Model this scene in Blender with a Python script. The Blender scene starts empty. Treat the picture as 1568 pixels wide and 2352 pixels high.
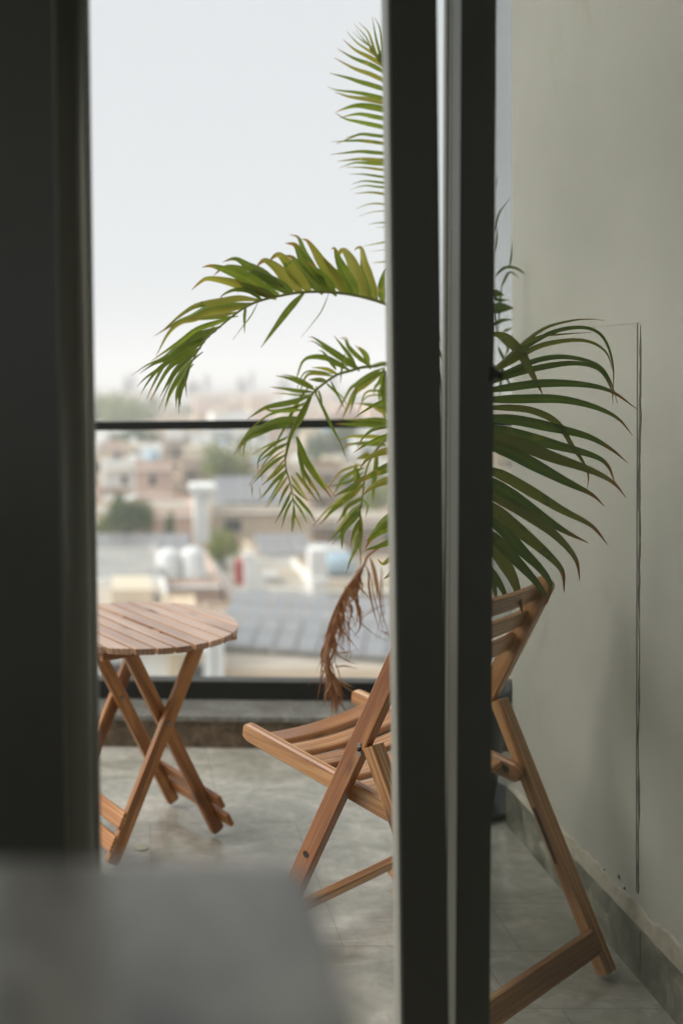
import bpy, math, random
from mathutils import Vector, Matrix
R = math.radians
random.seed(7)
sc = bpy.context.scene
COL = sc.collection

# ------------------------------------------------------------------ camera
FP, CX, CY = 2348.6, 218.28, 934.6          # focal length and principal point, in pixels of a 1568 x 2352 picture
PW, PH = 1568.0, 2352.0
EYE = 1.5
roll, pitch, yaw = 0.0137, 0.0296, -0.0279
def _m():
    cy, sy = math.cos(yaw), math.sin(yaw); cp, sp = math.cos(pitch), math.sin(pitch); cr, sr = math.cos(roll), math.sin(roll)
    Y = Matrix(((cy, 0, -sy), (0, 1, 0), (sy, 0, cy)))
    P = Matrix(((1, 0, 0), (0, cp, sp), (0, -sp, cp)))
    Q = Matrix(((cr, -sr, 0), (sr, cr, 0), (0, 0, 1)))
    return Q @ P @ Y
MC = _m()                                    # rows: right, up, forward in (x, up, depth)
def sw(v): return Vector((v[0], v[2], v[1]))
right, upv, fwd = sw(MC[0]), sw(MC[1]), sw(MC[2])
cam = bpy.data.cameras.new('camera')
co = bpy.data.objects.new('camera', cam); COL.objects.link(co)
mw = Matrix.Identity(4)
for i in range(3):
    mw[i][0] = right[i]; mw[i][1] = upv[i]; mw[i][2] = -fwd[i]
mw[2][3] = EYE
co.matrix_world = mw
cam.sensor_fit = 'AUTO'; cam.sensor_width = 36.0
cam.lens = 36.0 * FP / PH
cam.shift_x = (PW / 2 - CX) / PH
cam.shift_y = -(PH / 2 - CY) / PH
cam.clip_start = 0.05; cam.clip_end = 20000
cam.dof.use_dof = True; cam.dof.focus_distance = 2.40; cam.dof.aperture_fstop = 1.5; cam.dof.aperture_blades = 0
sc.camera = co

def at(px, py, Y):
    """the point of the place seen at a picture pixel, on the upright plane at distance Y"""
    v = MC.transposed() @ Vector(((px - CX) / FP, -(py - CY) / FP, 1.0))
    w = Vector((v[0], v[2], v[1]))
    t = Y / w[1]
    return Vector((w[0] * t, Y, EYE + w[2] * t))

# ------------------------------------------------------------------ sky, sun
wd = bpy.data.worlds.new('World'); sc.world = wd; wd.use_nodes = True
nt = wd.node_tree; nt.nodes.clear()
sky = nt.nodes.new('ShaderNodeTexSky'); sky.sky_type = 'NISHITA'; sky.sun_disc = False
sky.sun_elevation = R(55); sky.sun_rotation = R(60); sky.air_density = 1.0; sky.dust_density = 4.0
hsv = nt.nodes.new('ShaderNodeHueSaturation'); hsv.inputs['Saturation'].default_value = 0.10
mx = nt.nodes.new('ShaderNodeMix'); mx.data_type = 'RGBA'
mx.inputs[0].default_value = 0.88
mx.inputs[7].default_value = (7.15, 7.48, 7.66, 1)      # even overcast cloud
bg = nt.nodes.new('ShaderNodeBackground'); bg.inputs['Strength'].default_value = 0.112
wo = nt.nodes.new('ShaderNodeOutputWorld')
nt.links.new(sky.outputs[0], hsv.inputs['Color']); nt.links.new(hsv.outputs[0], mx.inputs[6])
nt.links.new(mx.outputs[2], bg.inputs[0]); nt.links.new(bg.outputs[0], wo.inputs[0])
sl = bpy.data.lights.new('sun', 'SUN'); sl.energy = 4.8; sl.angle = R(60); sl.color = (1, .95, .88)
so = bpy.data.objects.new('sun', sl); COL.objects.link(so)
# veiled sun, high on the left, a little behind the facade
sdir = Vector((-.74, .03, .67)).normalized()
sky.sun_elevation = math.asin(sdir.z)
sky.sun_rotation = math.atan2(sdir.x, sdir.y)
so.rotation_euler = (-sdir).to_track_quat('-Z', 'Y').to_euler()
sc.view_settings.view_transform = 'Standard'; sc.view_settings.look = 'None'
sc.view_settings.gamma = 1.0; sc.view_settings.exposure = 0.0; sc.view_settings.use_curve_mapping = False
try:
    sc.cycles.use_denoising = True
    sc.cycles.max_bounces = 10; sc.cycles.diffuse_bounces = 5; sc.cycles.transparent_max_bounces = 24
    sc.cycles.volume_bounces = 1
    sc.cycles.sample_clamp_indirect = 6
except Exception: pass

# ------------------------------------------------------------------ materials
def mat(name):
    m = bpy.data.materials.new(name); m.use_nodes = True
    n = m.node_tree; n.nodes.clear()
    out = n.nodes.new('ShaderNodeOutputMaterial'); b = n.nodes.new('ShaderNodeBsdfPrincipled')
    n.links.new(b.outputs[0], out.inputs[0])
    return m, n, b, out
def N(n, t, **kw):
    x = n.nodes.new(t)
    for k, v in kw.items():
        if isinstance(k, str) and k.startswith('i_'): x.inputs[k[2:].replace('_', ' ')].default_value = v
        else: setattr(x, k, v)
    return x
def ramp(n, stops, fac=None):
    r = n.nodes.new('ShaderNodeValToRGB'); cr = r.color_ramp
    while len(cr.elements) > 1: cr.elements.remove(cr.elements[-1])
    cr.elements[0].position = stops[0][0]; cr.elements[0].color = (*stops[0][1], 1)
    for p, c in stops[1:]:
        e = cr.elements.new(p); e.color = (*c, 1)
    if fac is not None: n.links.new(fac, r.inputs[0])
    return r
def coords(n, scale=(1, 1, 1), kind='Object', rot=(0, 0, 0)):
    if kind == 'grain':
        a = N(n, 'ShaderNodeAttribute'); a.attribute_name = 'grain'; src = a.outputs['Vector']
    else:
        src = N(n, 'ShaderNodeTexCoord').outputs[kind]
    mp = N(n, 'ShaderNodeMapping'); mp.inputs['Scale'].default_value = scale; mp.inputs['Rotation'].default_value = rot
    n.links.new(src, mp.inputs['Vector'])
    return mp.outputs[0]
def noise(n, vec, scale=5, detail=4, rough=.55, dist=0):
    t = N(n, 'ShaderNodeTexNoise'); t.inputs['Scale'].default_value = scale; t.inputs['Detail'].default_value = detail
    t.inputs['Roughness'].default_value = rough; t.inputs['Distortion'].default_value = dist
    n.links.new(vec, t.inputs['Vector']); return t.outputs['Fac']
def mixc(n, f, a, b, bt='MIX'):
    m = N(n, 'ShaderNodeMix', data_type='RGBA', blend_type=bt)
    for s, v in ((0, f), (6, a), (7, b)):
        if hasattr(v, 'is_linked') or hasattr(v, 'links'): n.links.new(v, m.inputs[s])
        elif s == 0: m.inputs[0].default_value = v
        else: m.inputs[s].default_value = (*v, 1)
    return m.outputs[2]
def math_(n, op, a, b=None, c=None):
    m = N(n, 'ShaderNodeMath', operation=op)
    for i, v in enumerate((a, b, c)):
        if v is None: continue
        if isinstance(v, (int, float)): m.inputs[i].default_value = v
        else: n.links.new(v, m.inputs[i])
    return m.outputs[0]
def bump(n, b, h, strength=.3, dist=.01):
    x = N(n, 'ShaderNodeBump'); x.inputs['Strength'].default_value = strength; x.inputs['Distance'].default_value = dist
    n.links.new(h, x.inputs['Height']); n.links.new(x.outputs[0], b.inputs['Normal'])

def m_simple(name, col, rough=.6, var=.12, scale=6, spec=.5, metal=0, bmp=0, kind='Object'):
    m, n, b, o = mat(name)
    v = coords(n, kind=kind)
    f = noise(n, v, scale, 5)
    d = tuple(c * (1 - var) for c in col); l = tuple(min(1, c * (1 + var)) for c in col)
    r = ramp(n, [(.3, d), (.7, l)], f)
    n.links.new(r.outputs[0], b.inputs['Base Color'])
    b.inputs['Roughness'].default_value = rough; b.inputs['Metallic'].default_value = metal
    b.inputs['Specular IOR Level'].default_value = spec
    if bmp: bump(n, b, noise(n, v, scale * 12, 3), bmp, .002)
    return m

def m_wood(name, dark, mid, light, rough=.32, coat=.25):
    m, n, b, o = mat(name)
    v1 = coords(n, (1.3, 30, 30), 'grain'); v2 = coords(n, (4, 260, 260), 'grain'); v3 = coords(n, (.9, 2.2, 2.2), 'grain')
    f1 = noise(n, v1, 1.0, 4, .6, 1.6)
    w = N(n, 'ShaderNodeTexWave', wave_type='BANDS', bands_direction='Y'); w.inputs['Scale'].default_value = 1.0
    w.inputs['Distortion'].default_value = 9.0; w.inputs['Detail'].default_value = 2.5; w.inputs['Detail Scale'].default_value = .55
    n.links.new(coords(n, (1.6, 26, 26), 'grain'), w.inputs['Vector'])
    r1 = ramp(n, [(.28, dark), (.5, mid), (.72, light)], f1)
    lines = ramp(n, [(.0, (0, 0, 0)), (.62, (0, 0, 0)), (.9, (1, 1, 1))], w.outputs['Fac'])
    fl = math_(n, 'MULTIPLY', lines.outputs[0], .62)
    c = mixc(n, fl, r1.outputs[0], tuple(x * .75 for x in dark))
    f2 = noise(n, v2, 1.0, 2)
    r2 = ramp(n, [(.35, (.82, .80, .78)), (.65, (1.05, 1.05, 1.05))], f2)
    c = mixc(n, 1.0, c, r2.outputs[0], 'MULTIPLY')
    f3 = noise(n, v3, 1.4, 2)                      # board-to-board and patchy warmth
    r3 = ramp(n, [(.3, (.55, .43, .34)), (.5, (1, 1, 1)), (.7, (1.2, 1.25, 1.3))], f3)
    c = mixc(n, .85, c, r3.outputs[0], 'MULTIPLY')
    # knots
    vo = N(n, 'ShaderNodeTexVoronoi', feature='F1'); vo.inputs['Scale'].default_value = 1.0
    n.links.new(coords(n, (4.5, 14, 14), 'grain'), vo.inputs['Vector'])
    kn = ramp(n, [(.0, (1, 1, 1)), (.10, (.8, .8, .8)), (.2, (0, 0, 0))], vo.outputs['Distance'])
    kf = math_(n, 'MULTIPLY', kn.outputs[0], .75)
    c = mixc(n, kf, c, (.05, .018, .008))
    n.links.new(c, b.inputs['Base Color'])
    rr = N(n, 'ShaderNodeMapRange'); rr.inputs['To Min'].default_value = rough - .06; rr.inputs['To Max'].default_value = rough + .18
    n.links.new(f1, rr.inputs['Value']); n.links.new(rr.outputs[0], b.inputs['Roughness'])
    b.inputs['Coat Weight'].default_value = coat; b.inputs['Coat Roughness'].default_value = .3
    bump(n, b, f2, .12, .001)
    return m
M = {}
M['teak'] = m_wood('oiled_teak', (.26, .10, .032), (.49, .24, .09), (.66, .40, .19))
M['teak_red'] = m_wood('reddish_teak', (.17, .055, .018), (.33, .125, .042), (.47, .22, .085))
M['table_top'] = m_wood('pale_table_boards', (.34, .18, .10), (.50, .31, .20), (.62, .43, .31), rough=.34, coat=1.0)  # paler wood tone than the legs, under a full clear coat
M['table_leg'] = m_wood('acacia_legs', (.23, .08, .022), (.44, .19, .06), (.60, .32, .13))

# floor tiles
def m_floor():
    m, n, b, o = mat('glossy_slate_tiles')
    g = N(n, 'ShaderNodeNewGeometry'); sep = N(n, 'ShaderNodeSeparateXYZ'); n.links.new(g.outputs['Position'], sep.inputs[0])
    X, Y = sep.outputs[0], sep.outputs[1]
    def line(v, off, per, wdt):
        a = math_(n, 'ADD', v, -off + per * 50); q = math_(n, 'MODULO', a, per)
        d = math_(n, 'ABSOLUTE', math_(n, 'SUBTRACT', q, per / 2)); d = math_(n, 'SUBTRACT', per / 2, d)
        return math_(n, 'LESS_THAN', d, wdt)
    yr = math_(n, 'FLOOR', math_(n, 'DIVIDE', math_(n, 'ADD', Y, -2.652), .745))
    par = math_(n, 'MODULO', math_(n, 'ADD', yr, 50), 2)
    Xs = math_(n, 'ADD', X, math_(n, 'MULTIPLY', par, .243))
    l1 = math_(n, 'MAXIMUM', line(Xs, .07, .486, .0016), line(Y, 2.652, .745, .0016))
    yr2 = math_(n, 'FLOOR', math_(n, 'DIVIDE', math_(n, 'ADD', Y, -2.63), .24))
    par2 = math_(n, 'MODULO', math_(n, 'ADD', yr2, 50), 2)
    X2 = math_(n, 'ADD', X, math_(n, 'MULTIPLY', par2, .11))
    l2 = math_(n, 'MAXIMUM', line(X2, 1.01, .36, .0016), line(Y, 2.63, .24, .0016))
    side = math_(n, 'GREATER_THAN', X, .80)
    ln = N(n, 'ShaderNodeMix', data_type='FLOAT'); n.links.new(side, ln.inputs[0]); n.links.new(l1, ln.inputs[2]); n.links.new(l2, ln.inputs[3])
    v = coords(n, (1, 1, 1))
    f1 = noise(n, coords(n, (1.6, 2.6, 1)), 2.0, 8, .60, 1.1)
    f2 = noise(n, coords(n, (1, 1, 1)), 26, 6, .6, .5)
    c = ramp(n, [(.28, (.25, .24, .20)), (.45, (.335, .33, .285)), (.55, (.41, .395, .345)), (.70, (.50, .495, .45))], f1).outputs[0]
    c2 = ramp(n, [(.3, (.8, .8, .78)), (.7, (1.12, 1.12, 1.12))], f2).outputs[0]
    c = mixc(n, 1, c, c2, 'MULTIPLY')
    c = mixc(n, math_(n, 'MULTIPLY', ln.outputs[0], .5), c, (.09, .085, .07))
    n.links.new(c, b.inputs['Base Color'])
    r = N(n, 'ShaderNodeMapRange'); r.inputs['From Min'].default_value = .35; r.inputs['From Max'].default_value = .65
    r.inputs['To Min'].default_value = .12; r.inputs['To Max'].default_value = .30
    n.links.new(f1, r.inputs['Value']); n.links.new(r.outputs[0], b.inputs['Roughness'])
    b.inputs['Specular IOR Level'].default_value = .5
    h = math_(n, 'SUBTRACT', math_(n, 'MULTIPLY', noise(n, coords(n, (2, 3, 1)), 4, 6, .6, .8), .6), math_(n, 'MULTIPLY', ln.outputs[0], .5))
    bump(n, b, h, .35, .004)
    return m
M['floor'] = m_floor()
def m_stone(name, a, bcol, c3, scale=18, rough=.35):
    m, n, b, o = mat(name)
    f = noise(n, coords(n), scale, 8, .7, .6); f2 = noise(n, coords(n), scale * .18, 4, .6, 1.0)
    c = ramp(n, [(.3, a), (.5, bcol), (.7, c3)], f).outputs[0]
    c = mixc(n, 1, c, ramp(n, [(.3, (.72, .7, .66)), (.7, (1.2, 1.2, 1.2))], f2).outputs[0], 'MULTIPLY')
    n.links.new(c, b.inputs['Base Color']); b.inputs['Roughness'].default_value = rough
    bump(n, b, f, .15, .002)
    return m
M['curb_face'] = m_stone('brown_speckled_granite', (.045, .032, .02), (.12, .085, .055), (.22, .17, .12), 22)
M['curb_top'] = m_stone('grey_granite_coping', (.13, .13, .12), (.2, .2, .185), (.30, .30, .28), 55, .3)
M['skirting'] = m_stone('grey_green_stone_skirting', (.07, .07, .055), (.20, .20, .165), (.46, .44, .35), 11, .45)
def m_wall():
    m, n, b, o = mat('cream_plaster')
    f = noise(n, coords(n, (1, 1, 1)), 1.3, 6, .6, .4); f2 = noise(n, coords(n), 160, 3, .6)
    c = ramp(n, [(.3, (.455, .45, .395)), (.7, (.52, .512, .455))], f).outputs[0]
    # a few rubbed stains
    st = ramp(n, [(.62, (1, 1, 1)), (.8, (.80, .78, .73))], noise(n, coords(n, (1, 2.2, .9)), 2.7, 5, .6, 1)).outputs[0]
    c = mixc(n, 1, c, st, 'MULTIPLY')
    n.links.new(c, b.inputs['Base Color']); b.inputs['Roughness'].default_value = .75
    bump(n, b, f2, .25, .0015)
    return m
M['wall'] = m_wall()
M['cement'] = m_stone('rough_cement_edge', (.34, .31, .24), (.46, .43, .35), (.55, .52, .44), 40, .8)
M['crack'] = m_simple('open_joint', (.10, .10, .085), .9, .35, 60)
M['faint'] = m_simple('hairline_joint', (.36, .35, .30), .8, .3, 50)
M['room'] = m_simple('room_paint', (.66, .64, .58), .8, .06, 1.5)
M['room_floor'] = m_simple('room_floor_tile', (.45, .41, .35), .4, .12, 2)
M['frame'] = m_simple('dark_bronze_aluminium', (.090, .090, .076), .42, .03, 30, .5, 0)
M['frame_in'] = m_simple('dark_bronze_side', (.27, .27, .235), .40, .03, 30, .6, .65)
M['black'] = m_simple('black_metal', (.012, .014, .013), .35, .15, 30)
M['alu'] = m_simple('light_grey_aluminium', (.44, .44, .39), .38, .06, 9, .5, 0)
M['channel'] = m_simple('mid_grey_aluminium', (.19, .185, .155), .35, .06, 9)  # even mid grey, darker than the edge seals
M['gasket'] = m_simple('grey_gasket', (.20, .20, .18), .6, .1, 20)
def m_glass(name, tint, refl=.5, rough=0.0):
    m, n, b, o = mat(name); n.nodes.remove(b)
    t = N(n, 'ShaderNodeBsdfTransparent'); t.inputs[0].default_value = (*tint, 1)
    g = N(n, 'ShaderNodeBsdfGlossy'); g.inputs['Roughness'].default_value = rough
    fr = N(n, 'ShaderNodeFresnel'); fr.inputs[0].default_value = 1.45
    # faint smears so the pane is not perfectly clean
    sm = ramp(n, [(.45, (0, 0, 0)), (.8, (.06, .06, .06))], noise(n, coords(n, (1, 1, .4)), 5, 6, .6, 1)).outputs[0]
    f = math_(n, 'ADD', math_(n, 'MULTIPLY', fr.outputs[0], refl), math_(n, 'MULTIPLY', sm, .4))
    mx_ = N(n, 'ShaderNodeMixShader'); n.links.new(f, mx_.inputs[0]); n.links.new(t.outputs[0], mx_.inputs[1]); n.links.new(g.outputs[0], mx_.inputs[2])
    n.links.new(mx_.outputs[0], o.inputs[0]); return m
M['glass'] = m_glass('door_glass', (.95, .965, .955))
M['rail_glass'] = m_glass('balustrade_glass', (.95, .965, .965), .8)
def m_mesh():
    m, n, b, o = mat('insect_mesh'); n.nodes.remove(b)
    g = N(n, 'ShaderNodeNewGeometry'); sep = N(n, 'ShaderNodeSeparateXYZ'); n.links.new(g.outputs['Position'], sep.inputs[0])
    def lines(v, per, w):
        q = math_(n, 'MODULO', math_(n, 'ADD', v, 50 * per + 10), per); return math_(n, 'LESS_THAN', q, w)
    per = .0016
    ln = math_(n, 'MAXIMUM', lines(sep.outputs[0], per, .00021), lines(sep.outputs[2], per, .00026))
    t = N(n, 'ShaderNodeBsdfTransparent'); d = N(n, 'ShaderNodeBsdfDiffuse'); d.inputs[0].default_value = (.16, .17, .145, 1)
    mx_ = N(n, 'ShaderNodeMixShader'); n.links.new(ln, mx_.inputs[0]); n.links.new(t.outputs[0], mx_.inputs[1]); n.links.new(d.outputs[0], mx_.inputs[2])
    n.links.new(mx_.outputs[0], o.inputs[0]); return m
M['mesh'] = m_mesh()
def m_counter():
    m, n, b, o = mat('mottled_grey_stone_top')
    f = noise(n, coords(n, (2.0, 1, 1)), 9, 4, .6, .8)
    c = ramp(n, [(.3, (.26, .245, .21)), (.44, (.50, .475, .42)), (.55, (.66, .63, .565)), (.68, (.88, .84, .76))], f).outputs[0]
    n.links.new(c, b.inputs['Base Color']); b.inputs['Roughness'].default_value = .3; b.inputs['Coat Weight'].default_value = .5; b.inputs['Coat Roughness'].default_value = .15
    return m
M['counter'] = m_counter()
def m_leaf(name, base, mid, yel, tip, dry=False):
    m, n, b, o = mat(name)
    a = N(n, 'ShaderNodeAttribute'); a.attribute_name = 'leaf'; sep = N(n, 'ShaderNodeSeparateXYZ'); n.links.new(a.outputs['Vector'], sep.inputs[0])
    t, s, r = sep.outputs      # along, across, random
    f = noise(n, coords(n), 30, 4, .6)
    c = ramp(n, [(.3, base), (.7, mid)], f).outputs[0]
    yf = math_(n, 'MULTIPLY', math_(n, 'GREATER_THAN', math_(n, 'ADD', math_(n, 'MULTIPLY', r, .9), math_(n, 'MULTIPLY', f, .5)), .90), .65)
    c = mixc(n, yf, c, yel)
    rib = math_(n, 'MULTIPLY', math_(n, 'LESS_THAN', math_(n, 'ABSOLUTE', s), .14), .4)
    c = mixc(n, rib, c, yel)
    tf = ramp(n, [(.80, (0, 0, 0)), (.95, (1, 1, 1))], math_(n, 'ADD', t, math_(n, 'MULTIPLY', math_(n, 'SUBTRACT', f, .5), .35))).outputs[0]
    c = mixc(n, tf, c, tip)
    # streaks along the blade
    w = math_(n, 'SINE', math_(n, 'MULTIPLY', s, 26)); w = math_(n, 'MULTIPLY_ADD', w, .07, 1.0)
    cw = N(n, 'ShaderNodeCombineXYZ');
    for i in range(3): n.links.new(w, cw.inputs[i])
    c = mixc(n, 1, c, cw.outputs[0], 'MULTIPLY')
    n.links.new(c, b.inputs['Base Color']); b.inputs['Roughness'].default_value = .48 if not dry else .75
    tr = N(n, 'ShaderNodeBsdfTranslucent'); n.links.new(mixc(n, 1, c, (1.55, 1.5, .75), 'MULTIPLY'), tr.inputs[0])
    ms = N(n, 'ShaderNodeMixShader'); ms.inputs[0].default_value = .5 if not dry else .25
    n.links.new(b.outputs[0], ms.inputs[1]); n.links.new(tr.outputs[0], ms.inputs[2]); n.links.new(ms.outputs[0], o.inputs[0])
    return m
M['leaf'] = m_leaf('palm_leaf_yellow_green', (.105, .165, .03), (.165, .225, .05), (.32, .29, .08), (.28, .15, .05))  # yellower, brighter blade green than the deep green fronds
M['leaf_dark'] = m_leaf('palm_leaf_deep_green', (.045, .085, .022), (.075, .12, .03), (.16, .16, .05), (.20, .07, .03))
M['leaf_dry'] = m_leaf('palm_leaf_dried', (.18, .075, .038), (.31, .145, .075), (.44, .28, .18), (.24, .12, .07), True)
M['stem'] = m_simple('palm_cane', (.13, .15, .05), .5, .3, 20)
M['soil'] = m_simple('potting_soil', (.035, .025, .018), .95, .4, 60, bmp=.6)
M['pot'] = m_simple('black_plastic_pot', (.02, .026, .027), .38, .2, 12)
M['metal'] = m_simple('brushed_steel', (.25, .25, .24), .35, .1, 40, .5, 1)
M['bolt'] = m_simple('blackened_bolt', (.03, .02, .015), .5, .2, 40)
M['drain'] = m_simple('cream_drain_cover', (.42, .42, .33), .5, .08, 30)

# ------------------------------------------------------------------ mesh helpers
class MB:
    def __init__(s): s.v = []; s.f = []; s.a = []; s.sm = []
    def box(s, x0, x1, y0, y1, z0, z1, M4=None):
        b = len(s.v); P = [(x, y, z) for z in (z0, z1) for y in (y0, y1) for x in (x0, x1)]
        off = random.uniform(0, 40)
        for p in P:
            q = Vector(p)
            s.a.append((q.x + off, q.y + off, q.z))
            s.v.append(M4 @ q if M4 else q)
        for f in ((0, 2, 3, 1), (4, 5, 7, 6), (0, 1, 5, 4), (2, 6, 7, 3), (0, 4, 6, 2), (1, 3, 7, 5)):
            s.f.append(tuple(b + i for i in f)); s.sm.append(False)
        return s
    def beam(s, pts, side, w, t, ch=.0025, round0=0, round1=0, taper=None):
        """swept bar: w across `side`, t across the third direction, chamfered edges"""
        pts = [Vector(p) for p in pts]; side = Vector(side).normalized()
        st = []
        L = 0
        for i, p in enumerate(pts):
            if i: L += (pts[i] - pts[i - 1]).length
            st.append((p, L, 1.0))
        def ends(r, rev):
            if r <= 0: return []
            return [(r * 0.0, .62), (r * .3, .86), (r * .65, .97)]
        T = (pts[1] - pts[0]).normalized(); T2 = (pts[-1] - pts[-2]).normalized()
        full = []
        if round0:
            for d, k in ends(round0, 0): full.append((pts[0] + T * d, d, k))
            full.append((pts[0] + T * round0, round0, 1.0)); mid = st[1:]
        else: full.append(st[0]); mid = st[1:]
        if round1:
            mid = mid[:-1]
            full += mid
            full.append((pts[-1] - T2 * round1, L - round1, 1.0))
            for d, k in reversed(ends(round1, 1)): full.append((pts[-1] - T2 * d, L - d, k))
        else: full += mid
        off = Vector((random.uniform(0, 40), random.uniform(0, 9), random.uniform(0, 9)))
        prof = [(-w / 2 + ch, -t / 2), (w / 2 - ch, -t / 2), (w / 2, -t / 2 + ch), (w / 2, t / 2 - ch), (w / 2 - ch, t / 2), (-w / 2 + ch, t / 2), (-w / 2, t / 2 - ch), (-w / 2, -t / 2 + ch)]
        rings = []
        for i, (p, l, k) in enumerate(full):
            a = full[max(0, i - 1)][0]; c = full[min(len(full) - 1, i + 1)][0]; d = (c - a).normalized()
            sd = (side - d * side.dot(d)).normalized(); th = d.cross(sd).normalized()
            ring = []
            for (u, v) in prof:
                ring.append(len(s.v)); s.v.append(p + sd * u * (1 if not (round0 or round1) else (k if k == 1 else .5 + .5 * k)) + th * v * k)
                s.a.append((l + off.x, u + off.y, v + off.z))
            rings.append(ring)
        for r0, r1 in zip(rings, rings[1:]):
            for j in range(8):
                s.f.append((r0[j], r0[(j + 1) % 8], r1[(j + 1) % 8], r1[j])); s.sm.append(False)
        s.f.append(tuple(reversed(rings[0]))); s.f.append(tuple(rings[-1])); s.sm += [False, False]
        return s
    def lathe(s, prof, c, axis=Vector((0, 0, 1)), seg=32, cap=True):
        axis = Vector(axis).normalized(); e = Vector((1, 0, 0)) if abs(axis.x) < .9 else Vector((0, 1, 0))
        e1 = (e - axis * e.dot(axis)).normalized(); e2 = axis.cross(e1); c = Vector(c)
        rings = []
        for r, h in prof:
            ring = []
            for i in range(seg):
                a = 2 * math.pi * i / seg; ring.append(len(s.v))
                p = c + axis * h + (e1 * math.cos(a) + e2 * math.sin(a)) * r
                s.v.append(p); s.a.append(tuple(p))
            rings.append(ring)
        for r0, r1 in zip(rings, rings[1:]):
            for j in range(seg): s.f.append((r0[j], r0[(j + 1) % seg], r1[(j + 1) % seg], r1[j])); s.sm.append(True)
        if cap: s.f.append(tuple(reversed(rings[0]))); s.f.append(tuple(rings[-1])); s.sm += [False, False]
        return s
    def tube(s, pts, r0, r1=None, seg=8):
        r1 = r0 if r1 is None else r1; pts = [Vector(p) for p in pts]; rings = []
        for i, p in enumerate(pts):
            d = (pts[min(i + 1, len(pts) - 1)] - pts[max(i - 1, 0)]).normalized()
            e = Vector((0, 1, 0)) if abs(d.y) < .9 else Vector((1, 0, 0)); e1 = (e - d * e.dot(d)).normalized(); e2 = d.cross(e1)
            r = r0 + (r1 - r0) * i / max(1, len(pts) - 1); ring = []
            for j in range(seg):
                a = 2 * math.pi * j / seg; ring.append(len(s.v)); s.v.append(p + (e1 * math.cos(a) + e2 * math.sin(a)) * r); s.a.append((i / len(pts) * .6, 0, .3))
            rings.append(ring)
        for q0, q1 in zip(rings, rings[1:]):
            for j in range(seg): s.f.append((q0[j], q0[(j + 1) % seg], q1[(j + 1) % seg], q1[j])); s.sm.append(True)
        s.f.append(tuple(reversed(rings[0]))); s.f.append(tuple(rings[-1])); s.sm += [False, False]
        return s
    def build(s, name, m, parent=None, attr='grain'):
        me = bpy.data.meshes.new(name)
        org = Vector((0, 0, 0))
        if parent is not None:
            w = root_loc(parent); vs = [Vector(p) - w for p in s.v]
        else: vs = [Vector(p) for p in s.v]
        me.from_pydata([tuple(p) for p in vs], [], s.f)
        at_ = me.attributes.new(attr, 'FLOAT_VECTOR', 'POINT')
        at_.data.foreach_set('vector', [c for a in s.a for c in a])
        me.polygons.foreach_set('use_smooth', s.sm)
        me.materials.append(m if not isinstance(m, str) else M[m])
        me.update()
        o = bpy.data.objects.new(name, me); COL.objects.link(o)
        if parent is not None: o.parent = parent
        return o
def root_loc(o):
    w = Vector((0, 0, 0))
    while o is not None: w += o.location; o = o.parent
    return w
def tag(o, label=None, cat=None, group=None, kind=None):
    if label: o['label'] = label
    if cat: o['category'] = cat
    if group: o['group'] = group
    if kind: o['kind'] = kind
    return o
def empty(name, loc, label, cat, group=None):
    o = bpy.data.objects.new(name, None); COL.objects.link(o); o.location = loc; o.empty_display_size = .1
    return tag(o, label, cat, group)

# ------------------------------------------------------------------ the setting: balcony and room shell
WX = 1.2626            # face of the balcony side wall
WE = 3.364             # its outer end
def skew(x): return -.0479 * x
tag(MB().box(-7.6, 3.2, 1.35, 4.6, -.25, 0).build('balcony_floor', 'floor'), kind='structure')
tag(MB().box(-2.6, WX, -3.0, 1.35, -.25, .0).build('room_floor', 'room_floor'), kind='structure')
tag(MB().box(-2.6, WX, -3.0, 1.35, 2.75, 2.9).build('ceiling', 'room'), kind='structure')
tag(MB().box(-7.6, 3.2, 1.35, 2.05, 3.25, 3.5).build('balcony_ceiling', 'room'), kind='structure')
wbk = MB()  # unseen back wall; its opening is added to let sky light in
for a in ((-2.6, -2.0, 0, 2.75), (.8, WX, 0, 2.75), (-2.0, .8, 0, .5), (-2.0, .8, 2.55, 2.75)): wbk.box(a[0], a[1], -3.2, -3.0, a[2], a[3])
tag(wbk.build('wall_back', 'room'), kind='structure')
tag(MB().box(-2.8, -2.6, -3.2, 1.35, -.25, 3.25).build('wall_side', 'room'), kind='structure')
tag(MB().box(-7.6, -1.15, 1.35, 1.9, 0, 3.25).build('wall_beside_door', 'room'), kind='structure')
tag(MB().box(-1.15, WX, 1.35, 1.9, 2.42, 3.25).build('wall_above_door', 'room'), kind='structure')
w = MB().box(WX, 3.2, -3.2, WE, -.25, 3.25).build('balcony_side_wall', 'wall')
tag(w, 'cream plastered side wall of the balcony, right of the doors', 'wall')
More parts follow.
